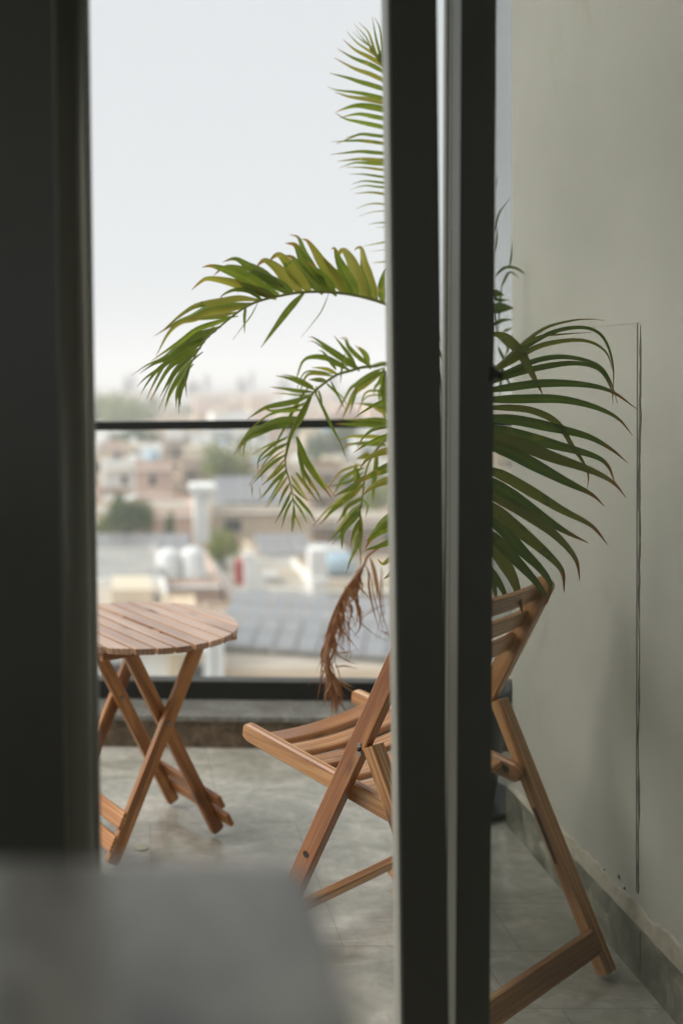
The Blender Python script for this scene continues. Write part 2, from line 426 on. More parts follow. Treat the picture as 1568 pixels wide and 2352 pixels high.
# raised access panel with an open joint down its right side
def wobble_strip(pts, wd, th, x, nm, parent, m, jit=.0012, n=60, horiz=False):
    mb = MB(); a, b = Vector(pts[0]), Vector(pts[1]); d = (b - a); rnd = random.Random(5)
    L = d.length; dn = d / L; s = Vector((0, 1, 0)) if not horiz else Vector((0, 0, 1))
    vs = []
    k1 = k2 = 0
    for i in range(n + 1):
        t = i / n; c = a + d * t
        k1 += rnd.uniform(-jit, jit) - k1 * .25; k2 += rnd.uniform(-jit, jit) - k2 * .25
        wide = 1 + (1.6 if (.68 < t < .82 and not horiz) else 0) + (.9 if rnd.random() < .15 else 0)
        p0 = c - s * (wd / 2 + k1) ; p1 = c + s * (wd / 2 * wide + k2)
        vs.append((p0, p1))
    for p0, p1 in vs:
        for p in (p0, p1):
            mb.v.append(Vector((x, p.y, p.z))); mb.a.append((p.y, p.z, 0))
            mb.v.append(Vector((x - th, p.y, p.z))); mb.a.append((p.y, p.z, 0))
    for i in range(n):
        o = i * 4; q = o + 4
        for f in ((o + 1, o + 3, q + 3, q + 1), (o, o + 1, q + 1, q), (o + 3, o + 2, q + 2, q + 3), (o + 2, o, q, q + 2)):
            mb.f.append(f); mb.sm.append(False)
    for o in (0, n * 4): mb.f.append((o, o + 1, o + 3, o + 2)); mb.sm.append(False)
    return mb.build(nm, m, parent)
ap = empty('access_panel', (WX, 2.9, .2), 'flush plastered panel in the side wall with a ragged open joint down its right edge', 'wall panel')
MB().box(WX - .003, WX + .002, 2.549, 3.28, .20, 1.612).build('panel', 'wall', ap)
wobble_strip([(0, 2.541, .197), (0, 2.536, 1.606)], .0036, .0012, WX, 'joint', ap, 'crack', .0026, 70)
wobble_strip([(0, 2.535, 1.6135), (0, 3.2, 1.6165)], .0010, .001, WX, 'joint', ap, 'faint', .0004, 40, True)
# skirting with a chipped cement edge on top
sk = empty('skirting', (WX, 2.6, 0), 'grey green stone skirting along the foot of the cream side wall', 'skirting')
yy = 1.9
k = 0
while yy < WE:
    y1 = min(yy + .6, WE + .016)
    MB().box(WX - .016 - .0006 * (k % 2), WX + .001, yy + .001, y1 - .001, 0, .128).build('stone_board', 'skirting', sk); yy += .6; k += 1
MB().box(WX + .001, WX + .5, WE + .0005, WE + .016, 0, .128).build('stone_board', 'skirting', sk)
def ragged_ledge():
    mb = MB(); n = 90; rnd = random.Random(3); k = .04
    for i in range(n + 1):
        y = 1.9 + (WE + .012 - 1.9) * i / n; k += rnd.uniform(-.008, .008) - (k - .038) * .3
        z1 = .128 + max(.018, k)
        if y > 3.0: z1 = .128 + .012
        for p in ((WX, z1), (WX - .005 - rnd.uniform(0, .002), z1 - .004), (WX - .014, .1285)):
            mb.v.append(Vector((p[0], y, p[1]))); mb.a.append((y, p[1], 0))
    for i in range(n):
        o = i * 3
        mb.f += [(o, o + 1, o + 4, o + 3), (o + 1, o + 2, o + 5, o + 4)]; mb.sm += [False, False]
    return mb
ragged_ledge().build('cement_edge', 'cement', sk)
for (y, z, r) in ((2.64, .19, .006), (2.61, .175, .004), (2.40, .16, .0035), (2.72, .17, .003)):
    MB().lathe([(r, 0), (r * .8, .002), (r * .2, .004)], (WX, y, z), (-1, 0, 0), 9).build('plaster_chip', 'crack', sk)

# curb under the railing
def skewbox(mb, x0, x1, y0, y1, z0, z1):
    b = len(mb.v)
    for z in (z0, z1):
        for y in (y0, y1):
            for x in (x0, x1):
                mb.v.append(Vector((x, y + skew(x), z))); mb.a.append((x, y, z))
    for f in ((0, 2, 3, 1), (4, 5, 7, 6), (0, 1, 5, 4), (2, 6, 7, 3), (0, 4, 6, 2), (1, 3, 7, 5)):
        mb.f.append(tuple(b + i for i in f)); mb.sm.append(False)
    return mb
cb = empty('balcony_curb', (0, 4.2, 0), 'low stone curb with brown speckled face and grey coping under the railing', 'curb')
xs = [-7.6, -6.4, -5.0, -3.8, -2.6, -1.8, -1.0, -.2, .655, 1.45, 2.3, 3.2]
for i in range(len(xs) - 1):
    skewbox(MB(), xs[i] + .0008, xs[i + 1] - .0008, 4.1026, 4.62, 0, .110).build('face_stone', 'curb_face', cb)
    skewbox(MB(), xs[i] + .0008, xs[i + 1] - .0008, 4.0926, 4.63, .110, .129).build('coping_stone', 'curb_top', cb)
# railing
RY = 4.345
def rz(py, px=560): return at(px, py, RY + skew(at(px, py, RY)[0]))[2]
rl = empty('balcony_railing', (0, RY, .124), 'black metal balcony railing with clear glass panes', 'railing')
zt0, zt1 = rz(985), rz(965); zb0, zb1 = .1293, rz(1560)
skewbox(MB(), -7.6, 3.2, RY - .022, RY + .022, zt0, zt1).build('top_rail', 'black', rl)
skewbox(MB(), -7.6, 3.2, RY - .035, RY + .035, zb0, zb1).build('bottom_rail', 'black', rl)
skewbox(MB(), -7.6, 3.2, RY - .037, RY - .030, zb1 - .001, zb1 + .006).build('bottom_bead', 'gasket', rl)
for x0, x1 in ((-7.55, -5.1), (-5.09, -2.56), (-2.55, -1.3), (-1.29, 1.33), (1.34, 3.19)):
    skewbox(MB(), x0, x1, RY - .005, RY + .005, zb1 - .02, zt0 + .004).build('glass_pane', 'rail_glass', rl)

# ------------------------------------------------------------------ doors
SHIFT = []
def leaf(nm, x0, x1, y0, y1, label, cat, tilt=0, sw_=.07, pane='glass', front='frame', z0=.03, z1=2.40, left=True, right=True):
    c = empty(nm, ((x0 + x1) / 2, (y0 + y1) / 2, z0), label, cat, 'sliding doors of the balcony opening')
    ym = (y0 + y1) / 2
    if left: MB().box(x0, x0 + sw_, y0, y1, z0, z1).build('stile', front, c)
    if right: MB().box(x1 - sw_, x1, y0, y1, z0, z1).build('stile', front, c)
    MB().box(x0 + sw_, x1 - sw_, y0 + .003, y1 - .003, z0, z0 + .09).build('bottom_rail', front, c)
    MB().box(x0 + sw_, x1 - sw_, y0 + .003, y1 - .003, z1 - .08, z1).build('top_rail', front, c)
    MB().box(x0 + sw_ - .006, x1 - sw_ + .006, ym - .0006 if pane == 'mesh' else ym - .003, ym + .0006 if pane == 'mesh' else ym + .003, z0 + .08, z1 - .07).build('mesh_screen' if pane == 'mesh' else 'glass_pane', pane, c)
    c.rotation_euler = (0, tilt, 0); SHIFT.append((c, math.sin(tilt) * (1.5 - z0)))
    return c
def xa(px, py, Y): return at(px, py, Y)[0]
# nearest leaf, far left, with its thick stile
YL = 1.36
xr = xa(135, 870, YL)
l1 = leaf('sliding_door', -1.05, xr, YL, YL + .045, 'glass sliding door at the left of the opening, only its dark stile in the photo', 'sliding door', -.0002, sw_=xa(135, 870, YL) - xa(-28, 870, YL))
# dark jamb post behind it, its room-side edge rounded
jb = empty('door_post', (xa(170, 870, 1.45), 1.45, 0), 'dark bronze post at the left edge of the open doorway, beside the left glass door', 'door post')
x0, x1 = xa(133, 870, 1.43), xa(205.5, 870, 1.43)
mb = MB(); prof = []
n = 10
pr = [(x0, 1.425)]
r = x1 - x0 - .004
for i in range(n + 1):
    a = math.pi / 2 * i / n
    pr.append((x1 - r + r * math.sin(a), 1.425 + (r - r * math.cos(a)) * 1.0))
pr += [(x1, 1.50), (x0, 1.50)]
for z in (0, 2.42):
    for p in pr: mb.v.append(Vector((p[0], p[1], z))); mb.a.append((p[0], p[1], z))
m_ = len(pr)
for i in range(m_):
    j = (i + 1) % m_; mb.f.append((i, j, m_ + j, m_ + i)); mb.sm.append(0 < i < n + 1)
mb.f.append(tuple(reversed(range(m_)))); mb.f.append(tuple(range(m_, 2 * m_))); mb.sm += [False, False]
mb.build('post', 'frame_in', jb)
MB().box(x1 + .0005, x1 + .006, 1.462, 1.494, .005, 2.415).build('lit_edge_seal', 'alu', jb)  # pale colour stands in for sky light on the post's side

# middle glass leaf: thick dark stile with pale edge
YA = 1.65
xl, xr_ = xa(907.5, 870, YA), xa(1013, 870, YA)
l2 = leaf('sliding_door', xl, xl + 1.05, YA, YA + .034, 'slid open glass door whose dark leading stile stands nearest the chairs, with a pale metal edge', 'sliding door', R(-.45), sw_=xr_ - xl)
MB().box(xl - .0042, xl - .0002, YA + .004, YA + .017, .04, 2.39).build('edge_seal', 'alu', l2)
MB().box(xl - .0042, xl - .0002, YA + .020, YA + .040, .04, 2.39).build('edge_seal', 'alu', l2)
# screen leaf behind it
YB = 1.72
xb0, xb1 = xa(1053.5, 870, YB), xa(1134, 870, YB)
l3 = leaf('screen_door', xb0, xb0 + 1.0 if xb0 + 1.0 < WX - .01 else WX - .012, YB, YB + .046, 'insect screen door with fine mesh and a dark stile carrying a small black pull', 'screen door', R(.50), sw_=xb1 - xb0, pane='mesh')
MB().box(xb0 - .001, xb0 + .012, YB + .0465, YB + .088, .04, 2.39).build('side_channel', 'channel', l3)
MB().box(xb0 - .004, xb0 - .0012, YB + .06, YB + .068, .04, 2.39).build('side_channel', 'gasket', l3)
hp = at(1138, 861, YB - .01)
hb = MB(); hb.lathe([(.018, 0), (.017, .005), (.009, .014), (.007, .021), (.009, .023)], (hp.x - .006, YB + .012, hp.z), (1, 0, -.12), 16)
hb.build('pull_handle', 'black', l3)
for c_, d_ in SHIFT: c_.location.x -= d_        # doors hang very slightly out of true
# the tracks
df = empty('door_track', (0, 1.6, 0), 'dark metal floor and head track that the doors slide in', 'door track')
MB().box(-1.15, WX - .001, 1.355, 1.90, .0005, .03).build('sill_track', 'frame', df)
MB().box(-1.15, WX - .001, 1.355, 1.90, 2.401, 2.4195).build('head_track', 'frame', df)

# ------------------------------------------------------------------ foreground counter, far out of focus
tz = at(400, 1972, .54)[2]
tx1 = xa(700, 1990, .54)
ct = empty('counter_table', (-.4, .2, 0), 'tall table with mottled grey top, blurred in the near left foreground', 'table')
def rounded_top(x0, x1, y0, y1, z0, z1, r, nm, m, par):
    mb = MB(); pts = []
    for cx_, cy_, a0 in ((x1 - r, y1 - r, 0), (x0 + r, y1 - r, 90), (x0 + r, y0 + r, 180), (x1 - r, y0 + r, 270)):
        for i in range(9):
            a = R(a0 + i * 90 / 8); pts.append((cx_ + r * math.cos(a), cy_ + r * math.sin(a)))
    n = len(pts)
    lv = [(z0, 0), (z1 - .004, 0), (z1 - .001, .001), (z1, .004)]
    cxx, cyy = (x0 + x1) / 2, (y0 + y1) / 2
    for z, ins in lv:
        for p in pts:
            q = Vector((p[0] - math.copysign(ins, p[0] - cxx), p[1] - math.copysign(ins, p[1] - cyy), z)); mb.v.append(q); mb.a.append(tuple(q))
    for l in range(len(lv) - 1):
        for i in range(n):
            j = (i + 1) % n; mb.f.append((l * n + i, l * n + j, (l + 1) * n + j, (l + 1) * n + i)); mb.sm.append(True)
    mb.f.append(tuple(reversed(range(n)))); mb.f.append(tuple(range((len(lv) - 1) * n, len(lv) * n))); mb.sm += [False, False]
    return mb.build(nm, m, par)
seam = .012
rounded_top(-.75, tx1, -.15, .54, tz - .035, tz, .022, 'table_top', 'counter', ct)
for x in (-.70, tx1 - .06):
    for y in (-.10, .49): MB().box(x - .02, x + .02, y - .02, y + .02, 0, tz - .0352).build('leg', 'frame', ct)
MB().box(-.68, tx1 - .08, .465, .485, tz - .11, tz - .0353).build('apron', 'frame', ct)
MB().box(-.68, tx1 - .08, -.115, -.095, tz - .11, tz - .0353).build('apron', 'frame', ct)

# ------------------------------------------------------------------ folding chair
chx, chz, th = .7867, 2.5659, 2.2493
CF = Vector((math.cos(th), math.sin(th), 0)); CL = Vector((-math.sin(th), math.cos(th), 0))
def C(u, v, w): return Vector((chx, chz, 0)) + CL * u + CF * v + Vector((0, 0, w))
W, fa, htop, bt, rc, pt_ = .5318, .3417, .9667, .1298, .2897, .6442
se, hs1, sg, hs2, si = .4555, .5306, .0801, .4546, .0363
ch = empty('folding_chair', C(0, 0, 0), 'slatted brown wooden folding chair on the right, facing the round table', 'chair')
def sv(f): return fa + f * (-bt - fa)
hw = W / 2
pv, pw = sv(pt_) - .030, pt_ * htop
for s in (1, -1):
    a = C(s * hw, sv(.014), .014 * htop); b = C(s * hw, -bt, htop)
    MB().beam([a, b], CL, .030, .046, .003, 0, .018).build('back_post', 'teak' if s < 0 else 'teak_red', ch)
    f0 = .016 / pw
    a = C(s * hw, -rc + f0 * (pv + rc), .016); b = C(s * hw, pv - .004, pw)
    lg = MB().beam([a, b], CL, .044, .034, .003).build('rear_leg', 'teak', ch)
    # slot for the seat pin, cut on the inner face
    p0 = C(s * (hw - .0225), -rc + .60 * (pv + rc) + .004, .60 * pw); p1 = C(s * (hw - .0225), -rc + .40 * (pv + rc) + .004, .40 * pw)
    MB().beam([p0, p1], CL, .0015, .008, .0004).build('slot', 'bolt', lg)
    ws = hw - si
    a = C(s * ws, se, hs1); b = C(s * ws, -sg, hs2)
    MB().beam([a, b], CL, .026, .050, .005, .024, .02).build('seat_rail', 'teak', ch)
    # hinge plate and bolts
    q = C(s * (hw + .0155), pv + .024, pw - .014)
    hg = MB().beam([q + Vector((0, 0, .015)), q - Vector((0, 0, .015))], CL, .0022, .011, .0005).build('hinge', 'metal', ch)
    MB().lathe([(.0055, 0), (.005, .003), (.002, .004)], q + CL * s * .0012, CL * s, 14).build('screw', 'bolt', hg)
    f = .305
    MB().lathe([(.009, 0), (.0085, .0012)], C(s * (hw + .0152), sv(f) + .002, f * htop), CL * s, 16).build('bolt_cap', 'bolt', ch)
    q = C(-.0 + s * (ws - .0132), -sg + .035, hs2 + .008)
    MB().lathe([(.010, 0), (.0095, .0015)], q, CL * -s, 6).build('bolt_cap', 'bolt', ch)
    q = C(s * (ws - .0132), .20, hs1 - .036)
    MB().lathe([(.008, 0), (.0075, .0015)], q, CL * -s, 16).build('bolt_cap', 'bolt', ch)
# seat slats, dished along their length
def dish(u0, u1, f, n=12): return [f(u0 + (u1 - u0) * i / n, (2 * i / n - 1)) for i in range(n + 1)]
sl_dir = (C(0, se, hs1) - C(0, -sg, hs2)).normalized()
v = .362; i = 0
while v > -.06:
    hc = hs1 + (hs2 - hs1) * (se - v) / (se + sg) + .010
    ws = hw - si - .0135
    def fn(u, k, v=v, hc=hc): return C(u, v, hc - .013 * (1 - k * k))
    mb = MB(); pts = dish(-ws, ws, fn)
    mb.beam(pts, sl_dir, .050, .019, .003)
    mb.build('seat_slat', 'teak', ch)
    v -= .0745; i += 1
# back slats, bowed backwards
bdir = (C(0, -bt, htop) - C(0, fa, 0)).normalized()
for f in (.962, .888, .817):
    def fn(u, k, f=f): return C(u, sv(f) + .008 - .028 * (1 - k * k), f * htop + .002)
    MB().beam(dish(-hw + .0152, hw - .0152, fn), bdir, .052, .015, .003).build('back_slat', 'teak', ch)
# stretchers
h = .095 / htop
MB().beam([C(-hw + .0152, sv(h) - .004, .097), C(hw - .0152, sv(h) - .004, .097)], bdir, .034, .022, .003).build('front_stretcher', 'teak', ch)
rdir = (C(0, pv, pw) - C(0, -rc, 0)).normalized(); h = .092 / pw
MB().beam([C(-hw + .021, -rc + h * (pv + rc) - .017, .090), C(hw - .021, -rc + h * (pv + rc) - .017, .090)], rdir, .056, .020, .004, .0, .0).build('rear_stretcher', 'teak', ch)

# ------------------------------------------------------------------ round slatted table
tx, tzz, ty, RT, HT = .0438, 3.3131, -1.0501, .3174, .6955
ptt, pf, wA, wB = .1298, .2144, .162, .133
TA = Vector((math.cos(ty), math.sin(ty), 0)); TS = Vector((-math.sin(ty), math.cos(ty), 0))
def T(u, s, w): return Vector((tx, tzz, 0)) + TA * u + TS * s + Vector((0, 0, w))
tb = empty('folding_table', T(0, 0, 0), 'round slatted wooden folding table with crossed legs by the railing', 'table')
edges = [-.3165, -.300, -.239, -.177, -.1163, -.0613, -.0055, .0065, .0600, .1212, .1824, .2440, .3165]
bounds = [(-.315, -.2443), (-.2352, -.1822), (-.1732, -.1212), (-.1122, -.0662), (-.0572, -.0088), (.0088, .0553), (.0643, .1167), (.1257, .1782), (.1872, .2393), (.2483, .315)]
th_t = .0185
for s0, s1 in bounds:
    # one board, its ends cut to the circle
    mb = MB(); off = (random.uniform(0, 40), random.uniform(0, 9), random.uniform(0, 9)); n = 8
    ch_ = .0012
    loop = []
    rr = RT
    for i in range(n + 1):
        s = s0 + (s1 - s0) * i / n; loop.append((math.sqrt(max(0, rr * rr - s * s)), s))
    for i in range(n + 1):
        s = s1 + (s0 - s1) * i / n; loop.append((-math.sqrt(max(0, rr * rr - s * s)), s))
    L = len(loop)
    cs = (s0 + s1) / 2
    for z, ins in ((HT - th_t, 0), (HT - ch_, 0), (HT, ch_)):
        for (u, s) in loop:
            u2 = u - math.copysign(ins, u); s2 = s - math.copysign(ins, s - cs) if abs(s - cs) > 1e-6 else s
            mb.v.append(T(u2, s2, z)); mb.a.append((u2 + off[0], s2 + off[1], z + off[2]))
    for l in range(2):
        for i in range(L):
            j = (i + 1) % L; mb.f.append((l * L + i, l * L + j, (l + 1) * L + j, (l + 1) * L + i)); mb.sm.append(False)
    mb.f.append(tuple(reversed(range(L)))); mb.f.append(tuple(range(2 * L, 3 * L))); mb.sm += [False, False]
    mb.build('top_board', 'table_top', tb)
# battens under the boards (two per half) and hinge tabs in the middle gap
zt = HT - th_t
for u in (-.19, .185):
    for s0, s1 in ((-.245, -.012), (.012, .245)):
        MB().beam([T(u, s0, zt - .0135), T(u, s1, zt - .0135)], TA, .022, .026, .002).build('batten', 'table_leg', tb)
for u in (-.13, .10):
    MB().box(-.02, .02, -.0084, .0084, zt + .002, HT - .003, Matrix.Translation((tx, tzz, 0)) @ Matrix.Rotation(ty, 4, 'Z') @ Matrix.Translation((u, 0, 0))).build('hinge_tab', 'table_leg', tb)
top = HT - th_t - .008
for sgn in (1, -1):
    for fr, wv in ((1, wA), (-1, wB)):
        f0 = .014 / top
        a = T(sgn * wv, fr * (-pf + f0 * (ptt + pf)), .016); b = T(sgn * wv, fr * ptt, top)
        MB().beam([a, b], TA, .022, .044, .002, .012, 0).build('leg', 'table_leg', tb)
    f = pf / (pf + ptt)
    zc = f * top
    MB().lathe([(.0075, 0), (.007, .003), (.003, .0045)], T(sgn * wB - sgn * .012 if sgn > 0 else sgn * wB + .012, 0, zc), TA, 14).build('bolt', 'metal', tb)
    MB().lathe([(.0075, 0), (.007, .003), (.003, .0045)], T(sgn * wA + sgn * .0112, 0, zc), TA * sgn, 14).build('bolt', 'metal', tb)
# cross rails low on each pair of legs: two planks on the outer face
ldA = (T(0, ptt, top) - T(0, -pf, 0)).normalized(); ldB = (T(0, -ptt, top) - T(0, pf, 0)).normalized()
for fr, ld, wv in ((1, ldA, wA), (-1, ldB, wB)):
    for hh in (.150, .085):
        f = hh / top; s = fr * (-pf + f * (ptt + pf)) - fr * .0315
        ext = .075 if fr < 0 else .012
        MB().beam([T(-wv - ext, s, hh - .006), T(wv + ext, s, hh - .006)], ld, .052 if fr > 0 else .044, .016, .002).build('cross_rail', 'table_leg', tb)
    MB().beam([T(-wv + .0115, fr * (ptt - .012), top - .022), T(wv - .0115, fr * (ptt - .012), top - .022)], Vector((0, 0, 1)), .040, .018, .002).build('top_rail', 'table_leg', tb)

dr = MB().lathe([(.022, 0), (.022, .003), (.019, .0045), (.006, .005)], (.040, 3.209, 0), seg=28).build('floor_drain', 'drain')
tag(dr, 'small round cream cover on the floor tiles in front of the round table', 'floor cover')

# ------------------------------------------------------------------ potted palm
K = .57415
CR = dict(a=(540, 920, .38265), b=(1040, 920, .38265), c=(920, 1300, .4464), d=(1300, 50, .21262), e=(1300, 500, .2551), g=(1500, 1200, .7851), h=(1100, 2200, .3316), i=(1940, 600, .5045), D=(0, 0, 1 / K))
def dpx(cr, x, y): ox, oy, s = CR[cr]; return ((ox + x * s) * K, (oy + y * s) * K)
PX, PY = at(1047, 1600, 3.57)[0], 3.57
pl = empty('potted_palm', (PX, PY, 0), 'tall areca palm with arching yellow green fronds in a black pot behind the chair', 'potted palm')
pp = MB(); pp.lathe([(.12, .02), (.125, .022), (.150, .20), (.165, .385), (.176, .387), (.178, .415), (.170, .417), (.160, .412), (.156, .36)], (PX, PY, 0), seg=40)
pp.build('pot', 'pot', pl)
MB().lathe([(.13, .0), (.19, .004), (.20, .028), (.193, .028), (.14, .014)], (PX, PY, 0), seg=40).build('saucer', 'pot', pl)
MB().lathe([(.157, .366), (.157, .370), (.09, .377), (.02, .381)], (PX, PY, 0), seg=30).build('soil', 'soil', pl)
def cat(pts, n=4):
    out = []
    P = [2 * Vector(pts[0]) - Vector(pts[1])] + [Vector(p) for p in pts] + [2 * Vector(pts[-1]) - Vector(pts[-2])]
    for i in range(1, len(P) - 2):
        for j in range(n):
            t = j / n; t2 = t * t; t3 = t2 * t
            out.append(.5 * ((2 * P[i]) + (-P[i - 1] + P[i + 1]) * t + (2 * P[i - 1] - 5 * P[i] + 4 * P[i + 1] - P[i + 2]) * t2 + (-P[i - 1] + 3 * P[i] - 3 * P[i + 1] + P[i + 2]) * t3))
    out.append(Vector(pts[-1])); return out
rl_ = random.Random(11)
def leaflet(mb, pts3, wd, blunt=0, face=None):
    P = cat(pts3, 4); n = len(P); r = rl_.random(); tilt = rl_.uniform(-.5, .5)
    L = [0]
    for i in range(1, n): L.append(L[-1] + (P[i] - P[i - 1]).length)
    tot = L[-1] or 1; base = len(mb.v)
    wd = wd * 1.08
    for i, p in enumerate(P):
        t = L[i] / tot; d = (P[min(i + 1, n - 1)] - P[max(i - 1, 0)]).normalized()
        vw = (p - Vector((0, 0, EYE))).normalized() if face is None else face
        s = d.cross(vw)
        if s.length < .05: s = d.cross(Vector((0, 0, 1)))
        s.normalize(); nn = s.cross(d).normalized()
        s = (s * math.cos(tilt) + nn * math.sin(tilt)).normalized(); nn = s.cross(d).normalized()
        prof = min(1, (.35 + 3.2 * t)) * min(1, ((1 - t) * 1.75) ** .8) if not blunt else min(1, (.45 + 3 * t)) * min(1, ((1 - t) * 3.0) ** .6)
        w = max(.0006, wd / 2 * prof)
        for j, (k, hgt) in enumerate(((-1, .0), (-.5, .10), (0, .22), (.5, .10), (1, .0))):
            mb.v.append(p + s * k * w - nn * w * hgt * 1.3); mb.a.append((t, k, r))
    for i in range(n - 1):
        for j in range(4):
            o = base + i * 5 + j; mb.f.append((o, o + 1, o + 6, o + 5)); mb.sm.append(True)
def frond(nm, rach, leaves, m, zr, label=None, r0=.006, r1=.0012, zl=0.0, spread=.06, extend=0, extra=None, wf=1.0, dense=0.0):
    """rach: [(crop, x, y, Y)]; leaves: [(crop, [(x,y)...], width)]"""
    mb = MB()
    P = [at(*dpx(c, x, y), Y) for c, x, y, Y in rach]
    C_ = cat(P, 4); mb.tube(C_, r0, r1, 7)
    for lf in leaves:
        c, pts, wd = lf[:3]; Yb = lf[3] if len(lf) > 3 else None
        q = [dpx(c, x, y) for x, y in pts]
        if extend:
            dx, dy = q[0][0] - q[1][0], q[0][1] - q[1][1]; l = math.hypot(dx, dy) or 1; q = [(q[0][0] + dx / l * extend, q[0][1] + dy / l * extend)] + q
        # depth of the nearest point of the rachis in the picture
        best = None
        for a in C_:
            v_ = MC @ Vector((a.x, a.z - EYE, a.y)); px = CX + FP * v_[0] / v_[2]; py = CY - FP * v_[1] / v_[2]
            dd = (px - q[0][0]) ** 2 + (py - q[0][1]) ** 2
            if best is None or dd < best[0]: best = (dd, a.y)
        Y0 = best[1] if Yb is None else Yb
        dz = rl_.uniform(-spread, spread) + zl
        n = len(q)
        p3 = [at(x, y, Y0 + dz * (i / (n - 1))) for i, (x, y) in enumerate(q)]
        leaflet(mb, p3, wd * wf * CR[c][2] * K * Y0 / FP, blunt=len(lf) > 4)
        if rl_.random() < dense:                 # the neighbouring leaflet, partly behind
            j0 = rl_.choice((-1, 1)) * rl_.uniform(5, 10); jx, jy = rl_.uniform(-16, 16), rl_.uniform(-14, 14)
            p4 = [at(x + j0 * .5 + jx * (i / (n - 1)), y + j0 + jy * (i / (n - 1)), Y0 + .02 + (dz + .05) * (i / (n - 1))) for i, (x, y) in enumerate(q)]
            leaflet(mb, p4, wd * wf * .62 * CR[c][2] * K * Y0 / FP)
    if extra: extra(mb, C_)
    o = mb.build(nm, m, pl, 'leaf')
    if label: o['label'] = label
    return o

# --- upright frond
F1 = [('d', p, w) for p, w in (
 ([(850,640),(700,480),(580,320)],22), ([(850,640),(790,500),(720,400),(550,220)],25), ([(850,640),(720,550),(620,460),(520,360)],25),
 ([(970,820),(900,620),(810,370),(640,190)],44), ([(980,830),(780,690),(590,560),(400,350)],44), ([(1090,980),(1000,660),(950,450),(885,80)],46),
 ([(1130,1000),(1080,600),(1030,300),(930,90)],66), ([(1110,1010),(850,850),(560,700),(340,510)],72), ([(1150,1140),(850,980),(520,850),(230,680)],74),
 ([(1170,1310),(850,1160),(540,1050),(170,850)],80), ([(1170,1460),(850,1360),(610,1290),(430,1230),(80,1140)],82), ([(1170,1630),(850,1555),(560,1500),(230,1460),(50,1400)],70),
 ([(1180,1720),(850,1640),(440,1580),(170,1490)],95), ([(1180,1840),(900,1780),(650,1750),(450,1780),(200,1870)],125), ([(1180,2010),(900,1955),(650,1910),(430,1940),(280,1990)],78),
 ([(1180,2180),(900,2115),(600,2050),(380,2000),(180,1880)],84), ([(1190,2330),(900,2310),(690,2285),(400,2350)],52))]
F1 += [('e', p, w) for p, w in (
 ([(980,190),(750,160),(550,145),(380,210),(170,300)],48), ([(985,300),(780,270),(550,245),(380,250),(100,265)],52), ([(985,450),(750,430),(560,415),(380,430),(80,465)],54),
 ([(990,560),(800,550),(590,535),(500,535),(190,570)],60), ([(990,620),(800,610),(560,590),(430,600),(230,670)],50), ([(990,715),(800,690),(580,665),(330,665)],38),
 ([(990,825),(800,800),(600,772),(380,770)],36), ([(1000,915),(820,895),(650,878),(540,890),(420,930)],36), ([(1000,985),(820,970),(670,952),(540,965),(400,1015)],34),
 ([(1000,1095),(850,1070),(690,1055),(460,1075)],38), ([(1005,1245),(900,1240),(800,1230),(650,1250),(480,1320)],28), ([(1005,1352),(870,1350),(720,1370),(530,1430)],16),
 ([(1010,1530),(800,1535),(680,1565)],24), ([(1010,1600),(840,1605),(800,1610)],12), ([(1015,1825),(920,1840),(600,1900)],26), ([(1015,1957),(850,1965),(720,1985)],12), ([(1010,2140),(880,2150),(730,2160)],24))]
def f1_extra(mb, C_):
    # right-hand leaflets of the upright frond
    for i in range(4, len(C_) - 8, 1):
        a = C_[i]
        if a.z < 1.55: break
        d = (C_[i + 1] - C_[i]).normalized(); k = min(1, .4 + i * .06)
        s = Vector((1, .15, .35))
        L = .10 * k * rl_.uniform(.9, 1.1)
        pts = [a, a + s * L * .4 + Vector((0, 0, .01)), a + s * L * .75 - Vector((0, 0, .02)), a + s * L - Vector((0, 0, .07))]
        leaflet(mb, pts, .016 * k + .004)
frond('frond', [('d',850,640,3.05),('d',980,830,3.05),('d',1110,1010,3.06),('d',1160,1150,3.07),('D',900,300,3.1),('D',912,450,3.13),('D',925,600,3.18),('D',945,760,3.25),('D',975,1000,3.38),('D',1010,1250,3.5),('D',1030,1560,3.56)],
      F1, 'leaf', 3.05, extend=14, extra=f1_extra, label='upright frond fanning narrow leaflets against the sky')
# --- arching frond
F2 = [('b', p, w) for p, w in (
 ([(1290,765),(1270,600),(1300,440),(1345,395)],80), ([(1215,735),(1150,560),(1090,350),(1060,195),(1010,190),(985,220)],105), ([(1165,725),(1120,600),(1070,450),(1050,300)],60),
 ([(1110,705),(1020,520),(960,340),(890,228),(840,225),(800,320)],125), ([(1020,690),(900,480),(820,310),(780,195),(740,200)],110), ([(960,680),(850,520),(760,420),(660,300)],90),
 ([(880,660),(760,480),(640,330),(560,200),(490,110),(430,95)],125), ([(780,655),(680,520),(590,420),(500,330)],90), ([(700,650),(560,470),(450,310),(370,160),(260,138)],125),
 ([(640,645),(520,520),(420,400),(340,290),(250,262)],110), ([(520,640),(380,480),(290,350),(200,260),(130,290),(110,330)],115), ([(430,650),(300,530),(180,400),(60,320),(0,345),(-40,400)],115),
 ([(340,660),(200,570),(60,480),(-80,400)],90), ([(300,665),(150,560),(0,440),(-130,370),(-260,300),(-390,335)],100))]
